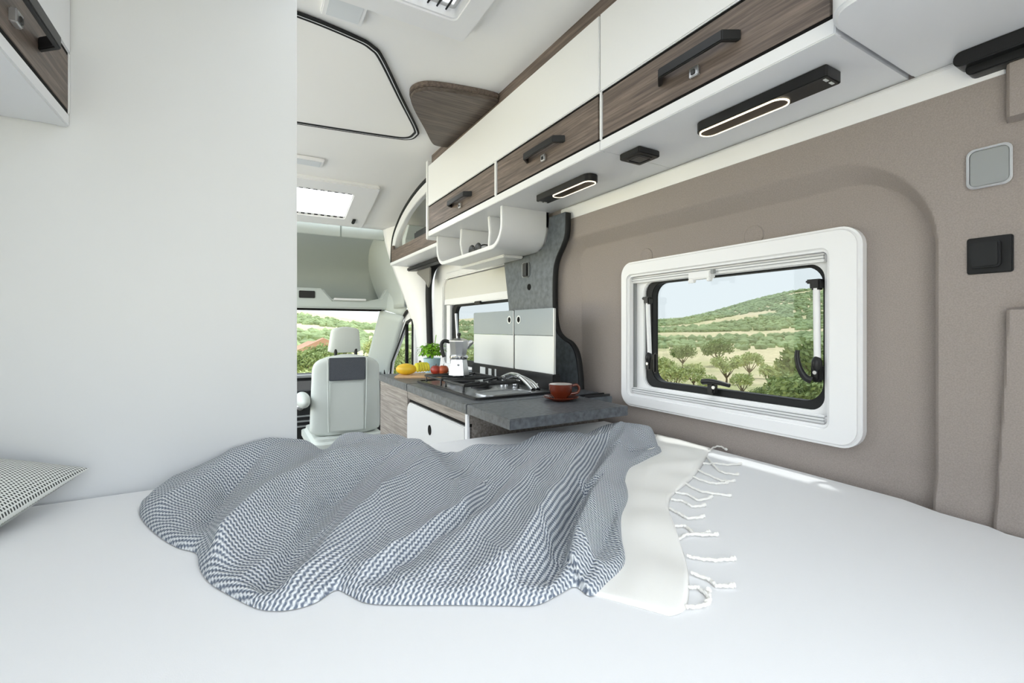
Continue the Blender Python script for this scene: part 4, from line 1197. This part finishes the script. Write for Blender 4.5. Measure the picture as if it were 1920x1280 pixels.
def bl_h(x, y):
    h = 0
    for (w, A, wl, wr) in folds:
        best = None
        n = len(w) - 1
        for i in range(n):
            d, t, sd = seg_d(x, y, w[i], w[i + 1])
            if best is None or d < best[0]:
                best = (d, (i + t) / n, sd)
        d, t, sd = best
        ww = wl if sd > 0 else wr
        if d < 3 * ww:
            h += A * math.exp(-(d / ww) ** 1.45) * (0.45 + 0.55 * math.sin(math.pi * min(1, max(0, 0.15 + 0.75 * t))))
    return h
pts_grid = []
crease = [bed(u, v, BZ + 0.02) for (u, v) in ((440, 1125), (520, 1075), (590, 1010), (640, 940), (745, 848), (800, 825))]
valley = [bed(u, v, BZ + 0.02) for (u, v) in ((1028, 1110), (1055, 1010), (1075, 960), (1100, 900), (1130, 850), (1160, 795))]
def pdist(x, y, w):
    best = None
    for i in range(len(w) - 1):
        d, t, sd = seg_d(x, y, w[i], w[i + 1])
        if best is None or d < best[0]: best = (d, sd)
    return best[0] * best[1]
bm = bmesh.new()
uvl = bm.loops.layers.uv.new('UVMap')
VV = []
ZN = []
UVd = {}
for i in range(NS + 1):
    n0, f0 = nearS[i], farS[i]
    row = []
    Lr = (Vector((n0.x, n0.y)) - Vector((f0.x, f0.y))).length
    for j in range(NT + 1):
        tt = j / NT
        # finer steps at the hems
        if tt < 0.12: t = tt * 0.5
        elif tt > 0.9: t = 1 + 0.07 * (tt - 0.9) / 0.1 - 0.0
        else: t = 0.06 + (tt - 0.12) / 0.78 * 0.94
        x, y = n0.x + (f0.x - n0.x) * t, n0.y + (f0.y - n0.y) * t
        d0 = t * Lr
        hem = 0.016 * math.sqrt(max(0, 1 - (1 - min(1, d0 / 0.018)) ** 2))
        body = bl_h(x, y) * sm(0.0, 0.05, d0) + waves(x, y) * sm(0, 0.03, d0)
        # rise to the crest at the far edge, then drop behind it
        rise = f0.z * sm(0.55, 1.0, min(t, 1.0))
        kf = sm(0.5, 1.0, min(t, 1.0))
        h = (hem + body + 0.008 * sm(0.03, 0.2, d0)) * (1 - kf) + (f0.z + 1.1 * waves(x, y) + 0.25 * bl_h(x, y)) * kf
        es = min(1, min(i, NS - i) / 5)
        h *= math.sqrt(max(0, 1 - (1 - es) ** 2)) if es < 1 else 1
        if t > 1.0:
            k_ = (t - 1.0) / 0.07
            h = h * math.sqrt(max(0, 1 - k_ * k_))
        z = BZ + 0.0015 + max(0.0, h)
        v_ = bm.verts.new((x, y, z))
        ZN.append((pdist(x, y, crease), pdist(x, y, valley)))
        row.append(v_)
    VV.append(row)
# lay the cloth out flat again (least squares) so that the weave keeps its width over the folds
G = np.array([[tuple(v.co) for v in row] for row in VV])
def flat(G):
    di, dj = np.diff(G, axis=0), np.diff(G, axis=1)
    def sc(d):
        p = np.hypot(d[..., 0], d[..., 1]) + 1e-7
        return d[..., :2] * np.minimum(np.linalg.norm(d, axis=-1) / p, 3.0)[..., None]
    gi, gj = sc(di), sc(dj)
    n, m = G.shape[:2]
    out = np.zeros((n, m, 2))
    for c in range(2):
        div = np.zeros((n, m))
        div[:-1] += gi[..., c]; div[1:] -= gi[..., c]
        div[:, :-1] += gj[..., c]; div[:, 1:] -= gj[..., c]
        e = np.concatenate([div, div[::-1]], 0); e = np.concatenate([e, e[:, ::-1]], 1)
        fe = np.fft.fft2(e)
        wx = 2 * np.cos(2 * np.pi * np.arange(2 * n) / (2 * n)) - 2
        wy = 2 * np.cos(2 * np.pi * np.arange(2 * m) / (2 * m)) - 2
        den = wx[:, None] + wy[None]
        den[0, 0] = 1
        fe = fe / den; fe[0, 0] = 0
        out[..., c] = np.real(np.fft.ifft2(fe))[:n, :m]
    return out
FL = flat(G)
ZN = np.array(ZN).reshape(NS + 1, NT + 1, 2)
for i in range(NS + 1):
    for j in range(NT + 1):
        x, y = FL[i, j]
        depth, lat = x * SA + y * CA, x * CA - y * SA
        UVd[VV[i][j]] = ((depth * 0.97 + 0.25 * lat + 3, lat + 5), (lat * 0.95 - depth * 0.32 + 3, depth + 5),
                         (depth * 0.80 + lat * 0.60 + 3, lat * 0.8 - depth * 0.5 + 5), ZN[i, j, 0], ZN[i, j, 1])
for i in range(NS):
    for j in range(NT):
        f = bm.faces.new((VV[i][j], VV[i + 1][j], VV[i + 1][j + 1], VV[i][j + 1]))
        zone = 0 if UVd[VV[i][j]][3] > 0 else 2 if UVd[VV[i][j]][4] < 0 else 1
        for lp_ in f.loops:
            lp_[uvl].uv = UVd[lp_.vert][zone]
bmesh.ops.recalc_face_normals(bm, faces=bm.faces)
blk = finish('blanket', bm, M['blanket'], None, smooth=70)
tag(blk, 'crumpled blue grey zigzag throw blanket spread across the bed', 'blanket')

# cream end band with tassels
bl_in = [(1105, 1108), (1130, 1080), (1150, 1040), (1150, 985), (1160, 940), (1165, 900), (1180, 868), (1205, 852), (1222, 832), (1232, 812)]
bl_out = [(1256, 1150), (1286, 1136), (1291, 1085), (1283, 1040), (1264, 985), (1253, 950), (1262, 925), (1295, 898), (1318, 868), (1332, 838)]
A_ = resample(smooth_path([bed(*q_) for q_ in bl_in], 6), 90)
B_ = resample(smooth_path([bed(*q_) for q_ in bl_out], 6), 90)
def band(i, j):
    a, b = A_[int(i)], B_[int(i)]
    t = j / 50
    p = a.lerp(b, t)
    x, y = p.x, p.y
    if i < 14:                                     # near hem bows out
        pass
    e = min(1, min(i, 90 - i) / 4, (50 - j) / 3)
    h = 0.004 + 0.006 * math.sin(x * 21 + y * 9) ** 2 * (0.4 + 0.6 * t) + 0.010 * math.exp(-((i - 50 - 16 * t) / 5) ** 2) + 0.007 * math.exp(-((i - 74) / 4) ** 2) + 0.006 * math.exp(-((i - 22 - 8 * t) / 5) ** 2)
    h *= 0.35 + 0.65 * sm(0.1, 0.5, t)
    return Vector((x, y, BZ + 0.001 + h * math.sqrt(max(0, 1 - (1 - e) ** 2))))
sheet('cream_band', band, list(range(91)), list(range(51)), M['cream'], blk, solid=0.0015, smooth=70)
tassels = [((1286, 1136), (1322, 1132), (1330, 1118), (1328, 1104)), ((1291, 1100), (1310, 1100), (1330, 1120), (1326, 1128)), ((1296, 1072), (1330, 1085), (1345, 1096), (1377, 1095)), ((1288, 1040), (1310, 1045), (1345, 1048), (1378, 1045)),
           ((1268, 1012), (1290, 1000), (1320, 1001), (1346, 1000)), ((1264, 985), (1285, 985), (1305, 1000), (1330, 996)), ((1256, 952), (1275, 962), (1292, 970), (1320, 966)), ((1258, 935), (1280, 938), (1300, 948), (1322, 945)), ((1266, 922), (1290, 926), (1310, 936), (1335, 930)),
           ((1285, 905), (1310, 918), (1340, 924), (1372, 928)), ((1300, 893), (1325, 902), (1345, 905), (1365, 903)), ((1308, 880), (1335, 892), (1355, 900), (1378, 900)), ((1318, 868), (1345, 868), (1365, 870), (1390, 868)), ((1325, 855), (1345, 878), (1362, 886), (1386, 888)), ((1330, 845), (1338, 838), (1350, 836), (1362, 842))]
for tp in tassels:
    w = smooth_path([bed(u, v, BZ + 0.005) for (u, v) in tp], 10)
    for s_ in (0, math.pi):                          # two twisted strands
        pass
    pts = []
    rr = []
    for k, p in enumerate(w):
        f = k / (len(w) - 1)
        pts.append(Vector((p.x, p.y, BZ + 0.0040 + 0.0006 * math.sin(k * 0.9))))
        rr.append((0.0024 + 0.0006 * math.sin(k * 2.1)) * (1.0 + 0.5 * sm(0.86, 0.95, f)))
    tube('tassel', pts, rr, M['cream'], blk, n=7)

# ------------------------------------------------------------------ the country outside
def land_mat():
    m, t, b = base('dry meadow')
    tc = t.nodes.new('ShaderNodeTexCoord')
    n1 = t.nodes.new('ShaderNodeTexNoise'); n1.inputs['Scale'].default_value = 0.035; n1.inputs['Detail'].default_value = 6
    n2 = t.nodes.new('ShaderNodeTexNoise'); n2.inputs['Scale'].default_value = 0.6; n2.inputs['Detail'].default_value = 5
    t.links.new(tc.outputs['Object'], n1.inputs['Vector']); t.links.new(tc.outputs['Object'], n2.inputs['Vector'])
    r1 = t.nodes.new('ShaderNodeValToRGB')
    e = r1.color_ramp.elements
    e[0].position, e[0].color = 0.50, srgb(226, 214, 180)
    e[1].position, e[1].color = 0.72, srgb(186, 190, 140)
    r2 = t.nodes.new('ShaderNodeValToRGB')
    r2.color_ramp.elements[0].position, r2.color_ramp.elements[0].color = 0.35, (0.75, 0.75, 0.72, 1)
    r2.color_ramp.elements[1].position, r2.color_ramp.elements[1].color = 0.65, (1.05, 1.03, 1.0, 1)
    mx = t.nodes.new('ShaderNodeMix'); mx.data_type = 'RGBA'; mx.blend_type = 'MULTIPLY'; mx.inputs[0].default_value = 1
    t.links.new(n1.outputs[0], r1.inputs[0]); t.links.new(n2.outputs[0], r2.inputs[0])
    vl = t.nodes.new('ShaderNodeVectorMath'); vl.operation = 'LENGTH'        # unseen grey ground round the van, added to bounce light inside
    t.links.new(tc.outputs['Object'], vl.inputs[0])
    mr = t.nodes.new('ShaderNodeMapRange'); mr.inputs[1].default_value = 12; mr.inputs[2].default_value = 16
    t.links.new(vl.outputs[1], mr.inputs[0])
    gm = t.nodes.new('ShaderNodeMix'); gm.data_type = 'RGBA'
    gm.inputs[6].default_value = srgb(172, 173, 176)
    t.links.new(mr.outputs[0], gm.inputs[0]); t.links.new(r1.outputs[0], gm.inputs[7])
    t.links.new(gm.outputs[2], mx.inputs[6]); t.links.new(r2.outputs[0], mx.inputs[7])
    t.links.new(mx.outputs[2], b.inputs['Base Color'])
    b.inputs['Roughness'].default_value = 1.0
    b.inputs['Specular IOR Level'].default_value = 0.0
    return m
M['land'] = land_mat()
M['leaf_pale'] = mat('pale olive leaves', srgb(190, 200, 142), 0.8, spec=0.1, noise=0.2, nscale=2)
M['leaf_mid'] = mat('mid green leaves', srgb(150, 166, 112), 0.8, spec=0.1, noise=0.2, nscale=2)
M['forest'] = mat('wooded hill leaves', srgb(152, 168, 124), 0.9, spec=0.05, noise=0.30, nscale=0.05)
M['bark'] = mat('grey brown bark', srgb(120, 104, 84), 0.9)
M['house_wall'] = mat('cream render', srgb(226, 220, 206), 0.9)
M['roof_tile'] = mat('terracotta tiles', srgb(186, 146, 122), 0.9)
M['pane_dark'] = mat('dark window', srgb(90, 96, 102), 0.3)
def interp(x, tab):
    for (a, b), (c, d) in zip(tab, tab[1:]):
        if x <= c:
            return b + (d - b) * max(0, (x - a) / (c - a))
    return tab[-1][1]
def land_z(x, y):
    r = math.hypot(x, y)
    az = math.degrees(math.atan2(x, y))
    z = interp(r, [(0, -0.65), (7, -0.75), (16, -3.2), (35, -5.6), (80, -7.6), (160, -9.0), (260, -8.5), (420, -3)])
    hill = 26 + 60 * sm(49, 66, az) * sm(160, 90, az) + 8 * math.sin(az * 0.22 + 1) + 12 * sm(12, 4, az) * sm(-40, 0, az)
    z += (hill + 3) * sm(420, 1300, r) + 0.35 * math.sin(x * 0.11 + 2) * math.cos(y * 0.09) * sm(15, 40, r)
    return z
rs = [4.0]
while rs[-1] < 2600: rs.append(rs[-1] * 1.075)
bm = bmesh.new()
NA = 240
rows = [[bm.verts.new((r * math.sin(2 * math.pi * k / NA), r * math.cos(2 * math.pi * k / NA), land_z(r * math.sin(2 * math.pi * k / NA), r * math.cos(2 * math.pi * k / NA)))) for k in range(NA)] for r in rs]
for i in range(len(rs) - 1):
    for k in range(NA):
        bm.faces.new((rows[i][k], rows[i + 1][k], rows[i + 1][(k + 1) % NA], rows[i][(k + 1) % NA]))
cvt = bm.verts.new((0, 0, -0.65))
for k in range(NA):
    bm.faces.new((cvt, rows[0][k], rows[0][(k + 1) % NA]))
bmesh.ops.recalc_face_normals(bm, faces=bm.faces)
gd = finish('ground', bm, M['land'], None, smooth=60)
tag(gd, 'dry yellow meadow and hills outside the van', 'ground', kind='structure')

# trees in the meadow: a few kinds, each copy a tree of its own
def tree_meshes(seed, spread, hgt, leafm, nleaf):
    rnd = random.Random(seed)
    bm = bmesh.new()
    tube_bm(bm, [(0, 0, -0.3), (0.05, 0, hgt * 0.2), (0.0, 0.1, hgt * 0.42)], [0.16, 0.12, 0.09], 6)
    tips = []
    for k in range(6):
        a = k * 1.05 + rnd.uniform(-0.3, 0.3)
        tip = Vector((spread * 0.6 * math.cos(a), spread * 0.6 * math.sin(a), hgt * rnd.uniform(0.6, 0.85)))
        tube_bm(bm, [(0, 0, hgt * 0.22), tip * 0.5 + Vector((0, 0, hgt * 0.08)), tip], [0.09, 0.06, 0.03], 5)
        tips.append(tip)
    me1 = bpy.data.meshes.new('trunk'); bm.to_mesh(me1); bm.free(); me1.materials.append(M['bark'])
    bm = bmesh.new()
    cl = [(t_ + Vector((rnd.uniform(-.3, .3), rnd.uniform(-.3, .3), rnd.uniform(-.1, .5))), rnd.uniform(0.5, 0.9) * spread * 0.55) for t_ in tips * 2] + [(Vector((0, 0, hgt * 0.8)), spread * 0.5)]
    for k in range(nleaf):
        c, r_ = rnd.choice(cl)
        d = Vector((rnd.gauss(0, 1), rnd.gauss(0, 1), rnd.gauss(0, 1))).normalized()
        p = c + d * r_ * rnd.uniform(0.3, 1.0) ** 0.6
        n1 = Vector((rnd.gauss(0, 1), rnd.gauss(0, 1), rnd.gauss(0, 1))).normalized()
        s_ = n1.orthogonal().normalized(); q_ = n1.cross(s_)
        L = rnd.uniform(0.12, 0.26)
        vs2 = [bm.verts.new(p + s_ * L), bm.verts.new(p + q_ * L * 0.5), bm.verts.new(p - s_ * L), bm.verts.new(p - q_ * L * 0.5)]
        bm.faces.new(vs2)
    me2 = bpy.data.meshes.new('crown'); bm.to_mesh(me2); bm.free(); me2.materials.append(leafm)
    return me1, me2
kinds = {'pale': tree_meshes(1, 2.0, 3.6, M['leaf_pale'], 1300), 'pale2': tree_meshes(5, 1.7, 3.2, M['leaf_pale'], 900), 'green': tree_meshes(9, 2.3, 3.8, M['leaf_mid'], 1900)}
def put_tree(kind, az, r, s_, label, group):
    x, y = r * math.sin(R(az)), r * math.cos(R(az))
    e = thing('meadow_tree', (x, y, land_z(x, y)), label, 'tree', group)
    e.rotation_euler = (0, 0, az * 7.3)
    e.scale = (s_, s_, s_)
    for nm, me in zip(('trunk', 'crown'), kinds[kind]):
        o = bpy.data.objects.new(nm, me)
        col.objects.link(o)
        o.parent = e
def az_of(u): return math.degrees(YAW + math.atan((u - U0) / F_PX))
near_trees = [(1238, 62, 1.15, 'pale'), (1262, 56, 0.95, 'pale2'), (1300, 70, 1.0, 'pale2'), (1322, 58, 0.7, 'pale'), (1362, 80, 1.15, 'pale'), (1345, 125, 1.6, 'green'), (1392, 62, 0.8, 'pale2'), (1405, 92, 1.2, 'pale'),
              (1447, 70, 1.05, 'pale2'), (1468, 88, 0.9, 'pale2'), (1486, 44, 0.85, 'green'), (1512, 36, 0.95, 'green'), (1540, 50, 1.5, 'green'), (1280, 118, 1.3, 'green'), (1425, 50, 0.45, 'green'), (1512, 78, 1.3, 'pale')]
ORD = ['leftmost', 'second', 'third', 'fourth', 'fifth', 'sixth', 'seventh', 'eighth', 'ninth', 'tenth', 'eleventh']
def plant(lst, what, where, group):
    for k, (u, r_, s_, k_) in enumerate(sorted(lst)):
        lab = ('leftmost ' + what if k == 0 else 'rightmost ' + what if k == len(lst) - 1 else what + ', ' + ORD[k] + ' from the left,') + ' ' + where
        put_tree(k_, az_of(u), r_, s_, lab, group)
plant([q_ for q_ in near_trees if q_[3] != 'green'], 'pale green almond tree', 'in the dry meadow outside the bed window', 'almond trees outside the bed window')
plant([q_ for q_ in near_trees if q_[3] == 'green'], 'dark leafy bush', 'in the dry meadow outside the bed window', 'bushes outside the bed window')
plant([(568, 62, 1.2, 'green'), (588, 84, 1.4, 'green'), (615, 66, 1.1, 'pale'), (630, 95, 1.5, 'green'), (578, 45, 0.9, 'pale'), (603, 50, 0.9, 'green'), (702, 128, 1.7, 'pale'), (688, 68, 1.2, 'green')],
      'leafy tree', 'on the slope seen through the windscreen', 'trees ahead of the windscreen')
plant([(858, 36, 1.1, 'green'), (876, 66, 1.4, 'pale'), (893, 46, 1.1, 'green')], 'leafy tree', 'seen through the kitchen window', 'trees beyond the kitchen window')
plant([(742, 62, 1.3, 'green'), (757, 74, 1.5, 'pale'), (769, 54, 1.1, 'green')], 'leafy tree', 'seen through the cab door window', 'trees beyond the cab door')
# wooded hills: thousands of crowns, one mesh
def blobs(name, n, az0, az1, r0, r1, s0, s1, m_, seed, label, thin=None):
    rnd = random.Random(seed)
    tb2 = bmesh.new()
    bmesh.ops.create_icosphere(tb2, subdivisions=1, radius=1)
    tv = [v.co.copy() for v in tb2.verts]; tf = [[v.index for v in f.verts] for f in tb2.faces]
    tb2.free()
    V, Fc = [], []
    for k in range(n):
        az = R(rnd.uniform(az0, az1)); r = r0 + (r1 - r0) * rnd.random() ** 0.8
        x, y = r * math.sin(az), r * math.cos(az)
        if thin and thin(x, y): continue
        s_ = rnd.uniform(s0, s1) * (0.6 + 0.8 * r / r1)
        z = land_z(x, y) + 0.35 * s_
        b0 = len(V)
        for v in tv:
            j = rnd.uniform(0.75, 1.2)
            V.append((x + v.x * s_ * j, y + v.y * s_ * j, z + v.z * s_ * 0.85 * j))
        Fc += [[b0 + i for i in f] for f in tf]
    me = bpy.data.meshes.new(name); me.from_pydata(V, [], Fc); me.materials.append(m_)
    o = bpy.data.objects.new(name, me); col.objects.link(o)
    return tag(o, label, 'forest', kind='stuff')
strip = lambda x, y: (math.sin(x * 0.012 + y * 0.017) + 0.6 * math.sin(y * 0.031)) > 0.55
blobs('forest', 6500, 44, 69, 230, 1350, 1.6, 4.2, M['forest'], 11, 'wooded green hillside beyond the bed window', strip)
blobs('woodland', 1500, 2, 20, 150, 900, 1.8, 4.5, M['forest'], 12, 'scattered woods on the slope ahead of the windscreen', lambda x, y: math.sin(x * 0.02 + y * 0.012) > 0.1)
blobs('hedge', 900, 22, 32, 120, 900, 1.6, 4.0, M['forest'], 13, 'hedges and woods seen past the raised hob lid', lambda x, y: math.sin(x * 0.03 + y * 0.02) > 0.2)
# two houses on the slope ahead
def house(az, r, w, d, h, rot, label):
    x, y = r * math.sin(R(az)), r * math.cos(R(az))
    z = land_z(x, y) - 0.3
    e = thing('farmhouse', (x, y, z), label, 'house', None)
    parts = [box('wall', (x - w / 2, x + w / 2), (y - d / 2, y + d / 2), (z, z + h), M['house_wall'], e, bevel=0),
             prism('roof', [(x - w / 2 - 0.5, z + h), (x + w / 2 + 0.5, z + h), (x, z + h + w * 0.26)], 'y', y - d / 2 - 0.5, y + d / 2 + 0.5, M['roof_tile'], e)]
    for k in range(3):
        xx = x - w / 2 + w * (k + 0.5) / 3
        box('window', (xx - 0.5, xx + 0.5), (y - d / 2 - 0.06, y - d / 2 + 0.05), (z + h * 0.45, z + h * 0.45 + 1.2), M['pane_dark'], e, bevel=0)
    e.rotation_euler = (0, 0, R(rot))
house(az_of(606), 120, 11, 8, 4.5, -6, 'cream farmhouse with terracotta roof left of the cab headrest')
house(az_of(585), 150, 9, 8, 4.2, 8, 'smaller cream farmhouse at the left edge of the windscreen')
